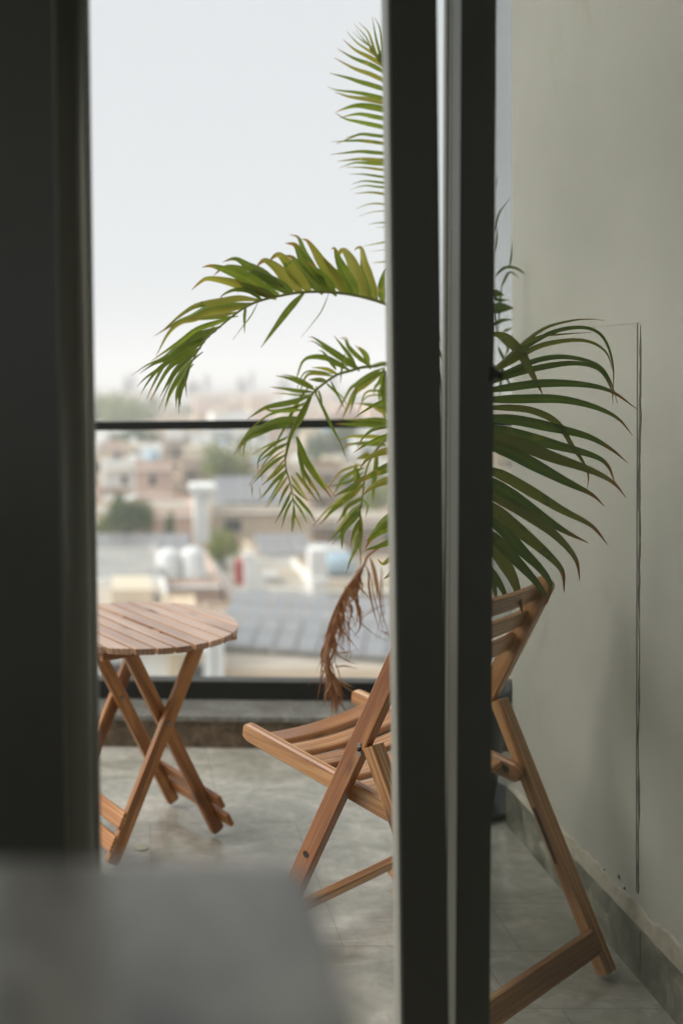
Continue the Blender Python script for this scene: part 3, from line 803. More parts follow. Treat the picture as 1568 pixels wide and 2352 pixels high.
F2 += [('a', p, w) for p, w in (
 ([(1500,680),(1350,620),(1150,500),(960,420),(800,375),(700,392)],110), ([(1560,590),(1450,540),(1250,450),(1000,385),(900,410),(820,480)],85),
 ([(1420,700),(1250,630),(1000,545),(780,508),(690,540),(590,630)],85), ([(1460,690),(1300,640),(1150,580),(1050,520)],80), ([(1330,735),(1200,640),(1050,625),(950,660),(900,700),(890,740)],45),
 ([(1450,500),(1240,420),(1160,500),(1120,580),(1070,655)],60), ([(1300,735),(1100,715),(900,745),(650,790),(480,890),(290,1050)],66), ([(1230,770),(1000,790),(780,810),(600,900),(430,970),(200,1110)],62),
 ([(1160,800),(1000,830),(800,860),(620,930),(480,965),(350,1080),(220,1320)],60), ([(1060,860),(900,890),(650,925),(550,945)],40), ([(1000,920),(850,970),(650,1040),(450,1180),(230,1330),(165,1375)],56),
 ([(900,1010),(700,1080),(560,1150),(430,1250),(310,1400),(200,1600),(120,1770)],58), ([(850,1050),(650,1150),(480,1240),(350,1340),(200,1400),(50,1500)],54), ([(780,1110),(620,1190),(450,1290),(300,1420),(120,1540),(20,1640)],52),
 ([(730,1170),(560,1260),(400,1350),(250,1450),(130,1600),(60,1720)],48), ([(690,1230),(540,1320),(380,1420),(280,1560),(160,1790)],46), ([(640,1290),(500,1390),(400,1500),(260,1750)],44), ([(600,1370),(480,1500),(370,1680),(315,1850)],44),
 ([(560,1430),(500,1560),(440,1700),(430,1860)],46), ([(540,1480),(490,1600),(460,1720),(460,1840)],40), ([(530,1500),(530,1620),(540,1750)],18), ([(1160,800),(1145,900),(1145,1080)],30), ([(1290,750),(1210,900),(1140,990),(1020,1150)],12))]
F2 += [('b', [(460,655),(300,830),(130,1060),(10,1230)],62), ('b', [(720,660),(640,850),(520,1010),(430,1120)],10)]
frond('frond', [('a',460,1840,2.80),('a',525,1560,2.80),('a',600,1370,2.82),('a',680,1230,2.83),('a',760,1120,2.84),('a',900,1000,2.86),('a',1020,900,2.88),('a',1150,810,2.9),('b',0,740,2.92),('b',200,690,2.95),('b',400,655,2.98),('b',600,645,3.0),('b',800,655,3.03),('b',980,680,3.06),('b',1150,720,3.1),('b',1290,765,3.13),('b',1365,800,3.15),('D',960,755,3.2),('D',1010,880,3.3),('D',1035,1100,3.42),('D',1042,1400,3.54),('D',1044,1580,3.57)],
      F2, 'leaf', 2.9, r0=.0016, r1=.007, wf=1.05, dense=.25, label='frond arching left over the railing with broad upright leaflets')
# --- drooping frond
F3 = [('c', p, w) for p, w in (
 ([(1440,350),(1350,350),(1240,370)],45), ([(1240,360),(1150,290),(1060,200),(1030,130),(980,115)],44), ([(1240,360),(1210,260),(1150,190)],58), ([(1150,390),(1030,310),(900,220),(750,115),(700,112)],56),
 ([(1130,380),(1060,260),(990,170),(930,95)],40), ([(1070,405),(960,350),(860,300),(730,290),(650,330),(590,480)],48), ([(1030,260),(1000,400),(990,520)],28), ([(960,440),(880,400),(800,385),(730,380)],38),
 ([(950,400),(880,300),(830,240),(790,230)],40), ([(930,460),(820,440),(710,440),(660,500),(620,640)],32), ([(860,500),(780,490),(700,490)],48), ([(760,580),(640,520),(520,475),(410,455)],46),
 ([(740,600),(600,590),(480,570),(360,555)],40), ([(700,640),(560,690),(400,720),(300,750),(190,820),(150,850)],56), ([(640,760),(500,765),(380,770),(290,745)],46), ([(600,830),(420,870),(260,940),(150,1000),(50,1120)],82),
 ([(560,900),(330,930),(210,960),(140,1050),(115,1180)],48), ([(730,640),(640,840),(560,960),(520,1100),(490,1250)],38), ([(700,560),(600,700),(500,900),(420,1050),(370,1180)],34), ([(860,520),(960,620),(1010,740)],26),
 ([(900,500),(970,640),(1000,720)],22), ([(760,600),(830,740),(900,890),(980,1040),(1030,1180)],30), ([(790,580),(820,680),(825,720)],26), ([(520,1060),(400,1120),(250,1230)],34), ([(500,1160),(380,1240),(250,1370),(190,1440)],34),
 ([(500,1240),(400,1340),(280,1440)],36), ([(505,1300),(400,1400),(290,1550)],34), ([(520,1350),(430,1480),(330,1640)],34), ([(530,1420),(470,1530),(430,1630)],30), ([(550,1490),(490,1620),(400,1780)],30),
 ([(560,1560),(500,1680),(460,1830)],26), ([(575,1640),(560,1740),(550,1860)],24), ([(580,1700),(620,1790),(650,1860)],14), ([(520,1000),(380,1080),(260,1200),(250,1330)],28), ([(600,1000),(660,1180),(760,1350),(920,1560)],72),
 ([(610,1080),(640,1250),(720,1450)],42), ([(620,1230),(700,1380),(780,1500),(830,1600)],38), ([(590,1320),(680,1440),(790,1590)],36), ([(545,1350),(620,1460),(700,1580)],32), ([(555,1430),(620,1510),(690,1575)],28),
 ([(565,1510),(640,1590),(720,1680),(770,1770)],26), ([(575,1580),(640,1670),(690,1780)],26), ([(200,1440),(200,1550)],10), ([(265,1450),(275,1590)],10))]
frond('frond', [('c',560,1850,2.98),('c',580,1700,2.98),('c',565,1560,2.98),('c',540,1420,2.98),('c',500,1280,2.98),('c',500,1150,2.98),('c',530,1020,2.98),('c',570,900,2.99),('c',620,800,3.0),('c',690,680,3.0),('c',760,590,3.01),('c',860,510,3.02),('c',960,445,3.04),('c',1080,410,3.06),('c',1180,380,3.08),('c',1300,370,3.12),('c',1440,365,3.16),('D',960,900,3.24),('D',1010,1050,3.36),('D',1040,1300,3.5),('D',1046,1580,3.57)],
      F3, 'leaf', 3.0, r0=.0012, r1=.006, wf=.86, dense=.75, label='frond drooping in front of the top rail, tips hanging in a herringbone')
# --- hanging frond and upper cluster
F4 = [('c', p, w) for p, w in (
 ([(1250,1150),(1190,1180),(1130,1200)],50), ([(1200,1280),(1100,1320),(1010,1380),(940,1500),(915,1530)],36), ([(1210,1350),(1100,1450),(1000,1500),(920,1540)],46), ([(1200,1420),(1080,1530),(920,1660),(800,1790)],54),
 ([(1190,1550),(1060,1620),(1010,1700),(955,1780)],38), ([(1180,1600),(1060,1720),(960,1850),(870,1950)],58), ([(1170,1680),(1080,1760),(1010,1850),(1000,2010)],58), ([(1160,1740),(1110,1850),(1080,1960)],32), ([(1165,1850),(1120,1930),(1110,2010)],26),
 ([(1320,1170),(1300,1320),(1280,1500),(1280,1600)],42), ([(1130,1240),(1120,1350),(1120,1440)],36), ([(1150,1300),(1130,1420),(1125,1460)],30), ([(1170,1700),(1175,1850),(1165,2010),(1175,2120)],34), ([(1170,1780),(1150,1950),(1080,2100),(1040,2230)],40), ([(1180,1560),(1230,1620),(1215,1720)],28))]
frond('frond', [('c',1170,2150,3.08),('c',1165,2010,3.08),('c',1160,1800,3.08),('c',1170,1620,3.09),('c',1190,1500,3.1),('c',1210,1330,3.12),('c',1260,1200,3.14),('c',1340,1080,3.18),('c',1440,1000,3.22),('D',960,985,3.3),('D',1010,1120,3.42),('D',1046,1400,3.54),('D',1050,1580,3.57)],
      F4, 'leaf', 3.1, r0=.0012, r1=.006, wf=.95, dense=.7, label='yellow green frond hanging straight down before the glass')
F4b = [('c', p, w) for p, w in (
 ([(1380,410),(1290,470),(1200,540),(1120,600),(1060,720),(1000,850)],54), ([(1390,410),(1280,460),(1150,545),(1090,620)],36), ([(1130,530),(1110,650),(1070,800)],30), ([(1400,410),(1370,550),(1340,620),(1340,700)],58),
 ([(1400,420),(1380,600),(1370,830)],62), ([(1420,600),(1250,590),(1190,650),(1170,760)],22), ([(1440,760),(1260,720),(1130,700)],36), ([(1440,790),(1350,770),(1290,750)],42), ([(1440,860),(1250,850),(1100,860)],48),
 ([(1440,900),(1250,890),(1070,890),(940,885)],56), ([(1420,1010),(1250,1000),(1080,1000),(950,1040)],40), ([(1400,1075),(1200,1060),(1020,1070)],42), ([(1440,600),(1400,580),(1360,540)],50), ([(1440,640),(1400,680),(1390,760)],50))]
frond('frond', [('c',1380,405,3.16),('c',1410,560,3.17),('c',1440,760,3.18),('c',1450,900,3.2),('c',1460,1080,3.24),('D',960,1080,3.3),('D',1015,1250,3.44),('D',1050,1580,3.57)],
      F4b, 'leaf', 3.15, r0=.002, r1=.006, wf=.95, dense=.7, label='ragged short frond beside the open door stile')
# --- near fan: left half in the opening, right half behind the screen
F6 = [('c', p, w, 2.62) for p, w in (
 ([(1450,670),(1330,700),(1220,760),(1100,840)],28), ([(1450,735),(1370,735),(1290,748)],38), ([(1430,900),(1300,930),(1220,980),(1170,1040),(1140,1105)],34), ([(1450,780),(1380,840),(1345,910)],14),
 ([(1450,985),(1340,1020),(1220,1070),(1105,1145)],42), ([(1460,1115),(1330,1150),(1230,1200),(1160,1290)],52), ([(1470,1255),(1340,1310),(1220,1370),(1130,1425)],66), ([(1480,1380),(1360,1410),(1260,1460),(1190,1525)],66),
 ([(1480,1700),(1380,1760),(1290,1860),(1215,1945)],62), ([(1480,1780),(1350,1850),(1260,1920),(1210,2010)],62), ([(1480,1920),(1370,1970),(1240,2010),(1200,2030)],46))]
F6 += [('h', [(1450,80),(1370,120),(1300,170),(1235,110)],60, 2.62), ('h', [(1450,250),(1380,300),(1310,350)],72, 2.62)]
frond('frond', [('D',985,905,2.70),('D',985,1000,2.68),('D',985,1120,2.68),('D',990,1240,2.72),('D',1005,1340,2.85),('D',1030,1440,3.1),('D',1046,1560,3.5)], F6, 'leaf', 2.6, r0=.002, r1=.006, extend=40, spread=.05,
      wf=1.2, label='near frond, its left leaflets tipped with brown')
F7 = [('g', p, w) for p, w in (
 ([(560,400),(700,270),(850,150),(1000,105),(1100,98),(1165,105)],20), ([(560,400),(740,260),(900,165),(1060,140),(1160,190),(1210,330),(1210,500)],20), ([(600,350),(800,200),(950,175),(1100,165)],15),
 ([(540,400),(700,310),(850,230),(1050,205),(1170,260),(1215,380)],27), ([(540,420),(680,365),(830,305),(970,290),(1120,325),(1190,400),(1235,530)],27), ([(540,440),(700,380),(860,340),(1020,322),(1140,355),(1200,450),(1210,530)],29),
 ([(520,470),(650,450),(850,425),(1050,430),(1200,465),(1330,555)],40), ([(510,510),(700,505),(930,505),(1100,540),(1230,600),(1310,690)],44), ([(510,550),(700,550),(820,570),(930,630),(1000,740),(1060,830),(1085,900),(1078,965)],32),
 ([(500,600),(700,610),(900,650),(1080,695),(1200,760),(1285,830)],50), ([(500,640),(700,680),(900,735),(1100,790),(1180,840),(1220,930)],54), ([(500,680),(700,725),(900,800),(1100,870),(1210,930),(1275,1005)],56),
 ([(500,720),(650,760),(800,835),(960,920),(1100,990),(1165,1050)],60), ([(490,840),(640,890),(800,980),(950,1070),(1100,1150),(1185,1250)],54), ([(490,880),(640,960),(800,1070),(950,1170),(1085,1238)],60),
 ([(490,950),(650,1020),(800,1110),(930,1210),(1020,1320),(1042,1430)],60), ([(490,1000),(620,1080),(740,1180),(870,1290),(950,1380),(962,1490)],60), ([(490,1080),(620,1140),(740,1270),(840,1370),(890,1450),(875,1550)],56),
 ([(490,1160),(600,1210),(720,1330),(820,1440),(870,1520),(850,1565)],54), ([(490,1250),(600,1270),(680,1380),(720,1470),(750,1600)],62), ([(500,1300),(600,1400),(660,1500),(680,1580)],42), ([(500,1330),(590,1430),(620,1540)],42),
 ([(590,170),(660,190),(740,270),(800,380),(855,485)],48))]
frond('frond', [('g',480,380,2.52),('g',450,500,2.50),('g',435,650,2.48),('g',430,850,2.48),('g',430,1050,2.52),('g',430,1250,2.62),('g',440,1450,2.85),('g',450,1650,3.2),('D',1046,1590,3.5)],
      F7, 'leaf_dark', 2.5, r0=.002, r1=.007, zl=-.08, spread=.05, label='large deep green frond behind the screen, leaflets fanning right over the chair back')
# --- far small leaflets in the gap beside the wall
F8 = [('i', p, w) for p, w in (
 ([(70,650),(110,500),(200,380)],14), ([(75,800),(92,700),(90,600)],14), ([(80,290),(95,230),(75,200)],8), ([(190,930),(205,850),(213,720)],14), ([(130,1080),(190,970),(270,1015)],20),
 ([(80,1000),(150,935),(250,940),(360,1025)],24), ([(40,1260),(130,1250),(225,1255)],80), ([(40,1130),(100,1140),(150,1150)],60), ([(50,1390),(140,1350),(225,1345)],32), ([(140,1440),(180,1425),(215,1410)],24),
 ([(130,1070),(110,1300),(100,1480)],16), ([(120,1490),(180,1480),(220,1470)],24), ([(110,1490),(180,1560),(150,1650)],30), ([(60,1200),(90,1420),(110,1550)],14), ([(60,1170),(110,1190),(190,1190)],30),
 ([(100,1700),(160,1790),(210,1900)],26), ([(60,1700),(120,1820),(110,1960)],24), ([(100,1560),(160,1680),(215,1720)],24))]
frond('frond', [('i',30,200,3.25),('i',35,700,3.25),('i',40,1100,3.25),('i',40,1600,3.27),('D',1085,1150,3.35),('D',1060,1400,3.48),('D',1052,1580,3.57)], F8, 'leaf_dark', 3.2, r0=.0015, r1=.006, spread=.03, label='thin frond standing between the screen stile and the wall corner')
# --- dead frond
D5 = [('h', p, w) for p, w in (
 ([(1100,190),(1130,300),(1130,420),(1150,560),(1190,740),(1250,950)],22), ([(1160,120),(1200,260),(1260,580),(1270,680)],36), ([(1280,200),(1270,600),(1280,750),(1215,1080)],12), ([(1250,580),(1300,800),(1390,1090)],11),
 ([(940,790),(1040,890),(1200,1020),(1360,1100)],9), ([(1030,830),(1150,750),(1260,690),(1430,650)],8), ([(950,540),(1010,720),(1030,860),(1010,970),(940,1050)],30), ([(910,760),(890,950),(900,1200),(920,1280),(870,1350)],13),
 ([(730,1250),(870,1340),(980,1380)],14), ([(720,1410),(850,1400),(1000,1435)],16), ([(730,1250),(830,1235),(960,1215)],12), ([(600,1400),(550,1600),(520,1750),(500,1860)],16), ([(640,1560),(600,1740),(590,1870)],20),
 ([(680,1560),(660,1700),(600,1830)],16), ([(700,1500),(750,1700),(740,1850)],26), ([(760,1560),(860,1620),(960,1660)],16), ([(720,1340),(770,1480),(790,1560)],10), ([(820,830),(830,1000),(830,1220)],9), ([(1260,970),(1340,1000),(1440,1050)],10),
 ([(1090,170),(1000,260),(960,310)],34), ([(1060,230),(960,420),(880,560),(820,700)],40), ([(1020,380),(960,560),(860,680)],36), ([(960,340),(900,480),(860,640),(830,760)],34), ([(860,470),(850,640),(800,860),(740,1100)],38),
 ([(770,620),(760,820),(720,1000),(700,1150)],44), ([(740,720),(700,900),(680,1120),(640,1300)],50), ([(690,820),(660,1000),(620,1200),(640,1400)],46), ([(650,920),(700,1050),(700,1250),(620,1440)],36), ([(620,1100),(560,1250),(590,1400),(640,1480)],22),
 ([(610,1250),(640,1400),(640,1560),(650,1700)],34), ([(720,1200),(660,1350),(600,1450)],22), ([(640,1400),(700,1550),(690,1700),(700,1800)],30), ([(660,1450),(740,1560),(800,1700),(820,1800)],24), ([(900,640),(930,720),(900,860)],26), ([(820,740),(800,900),(780,1040),(740,1200)],26))]
def dry_extra(mb, C_):
    rr = random.Random(4)
    for i in range(1, len(C_) - 22):
        for q_ in range(3):
            a = C_[i]; L = rr.uniform(.04, .14) * (1 if i > 6 else .7)
            d = Vector((rr.uniform(.0, .5), rr.uniform(-.4, .4), -1)).normalized()
            p = [a]; cur = a.copy()
            for k in range(4):
                d = (d + Vector((rr.uniform(-.45, .45), rr.uniform(-.35, .35), rr.uniform(-.5, .15)))).normalized(); cur = cur + d * L / 4; p.append(cur.copy())
            leaflet(mb, p, rr.uniform(.0015, .0065))
frond('frond', [('h',740,1850,3.20),('h',700,1700,3.20),('h',670,1560,3.20),('h',630,1450,3.20),('h',602,1300,3.20),('h',605,1150,3.20),('h',640,950,3.20),('h',700,780,3.21),('h',770,620,3.22),('h',860,460,3.24),('h',960,330,3.26),('h',1070,180,3.28),('h',1130,60,3.3),('D',900,1240,3.34),('D',960,1260,3.42),('D',1020,1380,3.52),('D',1040,1590,3.57)],
      D5, 'leaf_dry', 3.2, r0=.0016, r1=.006, spread=.04, wf=1.1, dense=.5, extra=dry_extra, label='dried brown frond hanging limp behind the chair seat')
# canes rising from the pot
for (dx, dy, tpx, tpy, tY) in ((-.03, .0, 1046, 1560, 3.5), (.03, .03, 1050, 1500, 3.55), (.0, -.04, 1042, 1400, 3.54), (-.05, .03, 1030, 1400, 3.5)):
    a = Vector((PX + dx, PY + dy, .36)); b = at(tpx, tpy, tY)
    MB().tube([a, a.lerp(b, .5) + Vector((dx * .3, dy * .3, 0)), b], .013, .008, 9).build('cane', 'stem', pl)

# ================================================================== the town
GZ = -21.0
def m_town(name, col, var=.1, rough=.85, sc_=.5): return m_simple(name, col, rough, var, sc_)
M['ground'] = m_stone('dusty_town_ground', (.20, .18, .15), (.27, .25, .21), (.33, .30, .26), .05, .9)
WALLS = dict(cream=(.72, .62, .48), beige=(.66, .52, .38), white=(.88, .88, .86), pink=(.70, .50, .41), grey=(.50, .49, .47), sand=(.68, .55, .38), brown=(.40, .29, .21))
for k_, c_ in WALLS.items(): M['w_' + k_] = m_town('wall_' + k_, c_)
M['roof'] = m_town('pale_roof_screed', (.47, .415, .35), .15)
M['roof_dark'] = m_town('grey_roof_screed', (.36, .35, .33), .15)
M['win'] = m_simple('dark_window_glass', (.05, .045, .045), .2, .2, 2)
M['winframe'] = m_simple('window_frame_paint', (.55, .53, .5), .6, .05, 2)
M['tank_blue'] = m_simple('pale_blue_tank', (.42, .55, .64), .5, .08, 2)
M['tank_white'] = m_simple('white_tank', (.80, .80, .79), .5, .05, 2)
M['steel'] = m_simple('galvanised_post', (.62, .63, .63), .5, .06, 4)
M['bark'] = m_simple('bark', (.13, .09, .06), .9, .25, 8)
M['redcloth'] = m_simple('red_sheet', (.45, .07, .06), .7, .15, 3)
M['awning'] = m_simple('green_awning', (.28, .42, .36), .7, .1, 3)
def m_solar():
    m, n, b, o = mat('solar_cells')
    v = coords(n, kind='grain'); br = N(n, 'ShaderNodeTexBrick'); br.offset = 0; br.inputs['Scale'].default_value = 1.0
    br.inputs['Brick Width'].default_value = .168; br.inputs['Row Height'].default_value = .168; br.inputs['Mortar Size'].default_value = .006
    br.inputs['Color1'].default_value = (.20, .20, .215, 1); br.inputs['Color2'].default_value = (.24, .24, .255, 1); br.inputs['Mortar'].default_value = (.48, .48, .49, 1)
    n.links.new(v, br.inputs['Vector']); n.links.new(br.outputs['Color'], b.inputs['Base Color'])
    b.inputs['Roughness'].default_value = .28; b.inputs['Coat Weight'].default_value = .5; return m
M['solar'] = m_solar()
def m_fol(name, a, bcol, c3):
    m, n, b, o = mat(name)
    oi = N(n, 'ShaderNodeObjectInfo')
    f = noise(n, coords(n), .8, 5, .6)
    c = ramp(n, [(.3, a), (.55, bcol), (.75, c3)], f).outputs[0]
    n.links.new(c, b.inputs['Base Color']); b.inputs['Roughness'].default_value = .7
    tr = N(n, 'ShaderNodeBsdfTranslucent'); n.links.new(c, tr.inputs[0]); ms = N(n, 'ShaderNodeMixShader'); ms.inputs[0].default_value = .3
    n.links.new(b.outputs[0], ms.inputs[1]); n.links.new(tr.outputs[0], ms.inputs[2]); n.links.new(ms.outputs[0], o.inputs[0]); return m
M['fol1'] = m_fol('foliage_olive', (.09, .13, .03), (.15, .20, .045), (.24, .28, .07))
M['fol2'] = m_fol('foliage_dark', (.06, .09, .03), (.10, .14, .045), (.16, .19, .06))
M['fol3'] = m_fol('foliage_yellow_green', (.14, .19, .03), (.24, .28, .05), (.34, .36, .08))
ground = MB().box(-7000, 7000, 8, 7900, GZ - .5, GZ).build('ground', 'ground'); tag(ground, kind='structure')

# buildings ----------------------------------------------------------------
BR = random.Random(21)
def house(x0, x1, y, dep, zt, wall, label, name='house', roofm='roof', floors=2, wins=True, par=.9, yawd=0, group='houses of the town below', detail=True, wspec=None):
    cx_ = (x0 + x1) / 2; hw_ = (x1 - x0) / 2
    o = empty(name, (cx_, y, GZ), label, 'house', group)
    H = zt - GZ
    def loc(mb, nm, m, par_=None):     # local build
        me = mb.build(nm, m); me.parent = par_ or o; return me
    mb = MB(); mb.box(-hw_, hw_, 0, dep, 0, H - .02); loc(mb, 'wall', 'w_' + wall)
    mb = MB(); mb.box(-hw_ + .22, hw_ - .22, .22, dep - .22, H - .0195, H + .03); loc(mb, 'roof', roofm)
    mb = MB()
    t = .22
    mb.box(-hw_, hw_, 0, t, H - .0199, H + par); mb.box(-hw_, hw_, dep - t, dep, H - .0199, H + par)
    mb.box(-hw_, -hw_ + t, t, dep - t, H - .0199, H + par); mb.box(hw_ - t, hw_, t, dep - t, H - .0199, H + par)
    loc(mb, 'parapet', 'w_' + wall)
    if detail:
        for fl in range(floors):
            z = H - 3.3 * (fl + 1)
            if z < .3: break
            if wins:
                if wspec and fl == 0: xsx = wspec
                else:
                    nw = max(1, int(hw_ * 2 / 3.2)); xsx = [(-hw_ + hw_ * 2 * (i + .5) / nw + BR.uniform(-.4, .4), BR.choice((.8, 1.0, 1.5)), 1.3) for i in range(nw)]
                for (wx_, ww, wh) in xsx:
                    fo = MB().box(wx_ - ww / 2 - .08, wx_ + ww / 2 + .08, -.05, .0, z + .92, z + 1.08 + wh)
                    fo = loc(fo, 'window', 'winframe')
                    loc(MB().box(wx_ - ww / 2, wx_ + ww / 2, -.065, -.052, z + 1.0, z + 1.0 + wh), 'pane', 'win', fo)
            mb = MB().box(-hw_ - .05, hw_ + .05, -.45, -.001, z + 3.0, z + 3.14); loc(mb, 'ledge', 'w_' + ('white' if wall != 'white' else 'cream'))
    o.rotation_euler = (0, 0, R(yawd))
    return o
def tank(p, r, h, m, label, horiz=False):
    mb = MB()
    if horiz: mb.lathe([(r * .3, -h / 2), (r * .9, -h / 2 + .08), (r, -h / 2 + .25), (r, h / 2 - .25), (r * .9, h / 2 - .08), (r * .3, h / 2)], (0, 0, r), (1, 0, 0), 20)
    else:
        pr = [(r, 0)]
        for i in range(4): pr += [(r, h * .8 * (i + .5) / 4), (r * .965, h * .8 * (i + .6) / 4)]
        pr += [(r, h * .82), (r * .6, h * .95), (r * .25, h), ]
        mb.lathe(pr, (0, 0, 0), (0, 0, 1), 20)
    o = mb.build('water_tank', m); o.location = p; return tag(o, label, 'water tank', 'rooftop water tanks')
def bx(mb, *a): return mb.box(*a)
def block(name, x0, x1, y0, y1, z0, z1, m, label, cat):
    o = MB().box(-(x1 - x0) / 2, (x1 - x0) / 2, 0, y1 - y0, 0, z1 - z0).build(name, m); o.location = ((x0 + x1) / 2, y0, z0); return tag(o, label, cat)
panel_me = None
def solar(cx_, cy_, z, yawd, tilt, nx, ny, label, ph=2.1, pw_=1.1, post=1.5, rolld=0):
    """rows of panels on a steel frame; z = height of the roof it stands on"""
    global panel_me
    o = empty('solar_array', (cx_, cy_, z), label, 'solar panels', 'rooftop solar arrays')
    if panel_me is None:
        q = MB().box(-pw_ / 2 + .05, pw_ / 2 - .05, -ph / 2 + .05, ph / 2 - .05, -.02, .02).build('panel', 'solar'); panel_me = q.data; bpy.data.objects.remove(q)
    Wt, Dt = nx * pw_, ny * ph
    top_ = Matrix.Rotation(R(tilt), 4, 'X')
    zc = post + math.sin(R(tilt)) * Dt / 2
    for i in range(nx):
        for j in range(ny):
            p = bpy.data.objects.new('panel', panel_me); COL.objects.link(p); p.parent = o
            l = top_ @ Vector((-Wt / 2 + pw_ * (i + .5), -Dt / 2 + ph * (j + .5), 0)); p.location = l + Vector((0, 0, zc)); p.rotation_euler = (R(tilt), 0, 0)
    fr = MB()
    for j in range(ny + 1):
        l = top_ @ Vector((0, -Dt / 2 + ph * j, -.06)) + Vector((0, 0, zc)); fr.box(-Wt / 2, Wt / 2, l.y - .03, l.y + .03, l.z - .05, l.z + .02)
    f = fr.build('frame', 'steel'); f.parent = o
    for i in range(0, nx + 1, max(2, nx // 3)):
        for j in (0, ny):
            l = top_ @ Vector((-Wt / 2 + pw_ * i, -Dt / 2 + ph * j, -.08)) + Vector((0, 0, zc))
            q = MB().box(l.x - .05, l.x + .05, l.y - .05, l.y + .05, 0, l.z).build('post', 'steel'); q.parent = o
    o.rotation_euler = (0, 0, R(yawd)); return o
def zat(py, Y, px=560): return at(px, py, Y)[2]
def xat(px, Y, py=1100): return at(px, py, Y)[0]

# trees --------------------------------------------------------------------
def tree_mesh(seed, r, h, n, m):
    rnd = random.Random(seed); mb = MB()
    blobs = [(Vector((rnd.uniform(-.6, .6) * r, rnd.uniform(-.6, .6) * r, h * rnd.uniform(.45, .95))), r * rnd.uniform(.3, .55)) for _ in range(11)]
    for i in range(n):
        c, br = rnd.choice(blobs); d = Vector((rnd.gauss(0, 1), rnd.gauss(0, 1), rnd.gauss(0, 1))).normalized()
        p = c + d * br * rnd.uniform(.55, 1.05); s = r * rnd.uniform(.05, .11)
        e1 = Vector((rnd.gauss(0, 1), rnd.gauss(0, 1), rnd.gauss(0, 1))).normalized(); e2 = e1.cross(d + Vector((.1, .2, .3))).normalized()
        b = len(mb.v)
        for q in (p - e1 * s, p + e2 * s * .6, p + e1 * s, p - e2 * s * .6): mb.v.append(q); mb.a.append((0, 0, 0))
        mb.f.append((b, b + 1, b + 2, b + 3)); mb.sm.append(False)
    tk = MB(); tk.tube([(0, 0, 0), (r * .03, 0, h * .25), (-.02 * r, .02 * r, h * .5)], r * .09, r * .05, 8)
    for k in range(5):
        a = k * 1.26 + rnd.uniform(-.3, .3); tk.tube([(0, 0, h * .35), (math.cos(a) * r * .25, math.sin(a) * r * .25, h * .6), (math.cos(a) * r * .5, math.sin(a) * r * .5, h * .78)], r * .045, r * .015, 6)
    return mb, tk
TP = {}
def tree(x, y, r, h, m, label, z=GZ, seed=1):
    key = (m, seed % 3)
    if key not in TP:
        a, b = tree_mesh(seed, 1.0, 1.6, 900, m)
        ca = a.build('crown', m); tk = b.build('trunk', 'bark'); TP[key] = (ca.data, tk.data); bpy.data.objects.remove(ca); bpy.data.objects.remove(tk)
    o = empty('tree', (x, y, z), label, 'tree', 'trees of the town')
    for nm, me in zip(('crown', 'trunk'), TP[key]):
        c = bpy.data.objects.new(nm, me); COL.objects.link(c); c.parent = o; c.scale = (r, r, h / 1.6)
    o.rotation_euler = (0, 0, BR.uniform(0, 6)); return o

# --- the nearest houses, placed after the photograph
house(xat(505, 52), xat(1250, 52), 50, 15, zat(1555, 50), 'beige', 'nearest beige house below, under the big solar array', roofm='roof', floors=3, par=.35)
zr_ = zat(1555, 50)
solar(xat(745, 57), 57.0, zr_, -17, 8, 10, 4, 'large dark solar array on the nearest beige roof, right half of the view', ph=2.1, pw_=1.15, post=.45)
house(xat(120, 52), xat(395, 52), 50, 14, zat(1475, 50), 'white', 'white house at the lower left behind the round table', floors=3, par=.5)
house(xat(385, 49), xat(470, 49), 49.0, 9, zat(1478, 49), 'sand', 'narrow sand coloured house between the white house and the big beige one', floors=3, par=.5)
for i, (a, b) in enumerate(((466, 486), (492, 509))):
    block('chimney_pillar', xat(a, 48.5), xat(b, 48.5), 48.3, 48.9, zat(1640, 48.5), zat(1462 + 8 * i, 48.5), 'w_white', ('left' if i == 0 else 'right') + ' one of two white pillars rising before the big beige roof', 'pillar')
block('stair_wall', xat(536, 61.5), xat(592, 61.5), 66.0, 66.6, zat(1480, 66), zat(1400, 66), 'w_white', 'white wall behind the round table edge, beside the big solar array', 'wall')
# second row
house(xat(100, 68), xat(365, 68), 67, 12, zat(1325, 67), 'grey', 'grey roofed house on the left behind the white one and its roof', roofm='roof_dark', floors=3, par=.25)
house(xat(365, 70), xat(500, 70), 69, 12, zat(1338, 69), 'pink', 'pinkish plain house below the two white rooftop tanks', floors=3, par=.2, wins=False)
house(xat(505, 76), xat(712, 76), 72, 12, zat(1368, 72), 'white', 'long white house whose roof meets the back of the big solar array', floors=3, par=.5, wins=False)
house(xat(700, 78), xat(1000, 78), 74, 10, zat(1352, 74), 'cream', 'cream house at the right behind the big solar array', floors=3, par=.5, wins=False)
tank((xat(386, 71), 71, zat(1338, 69) + .03), .85, 2.0, 'tank_white', 'left one of two white water tanks standing side by side')
tank((xat(441, 71), 71, zat(1338, 69) + .03), .85, 2.1, 'tank_white', 'right one of two white water tanks standing side by side')
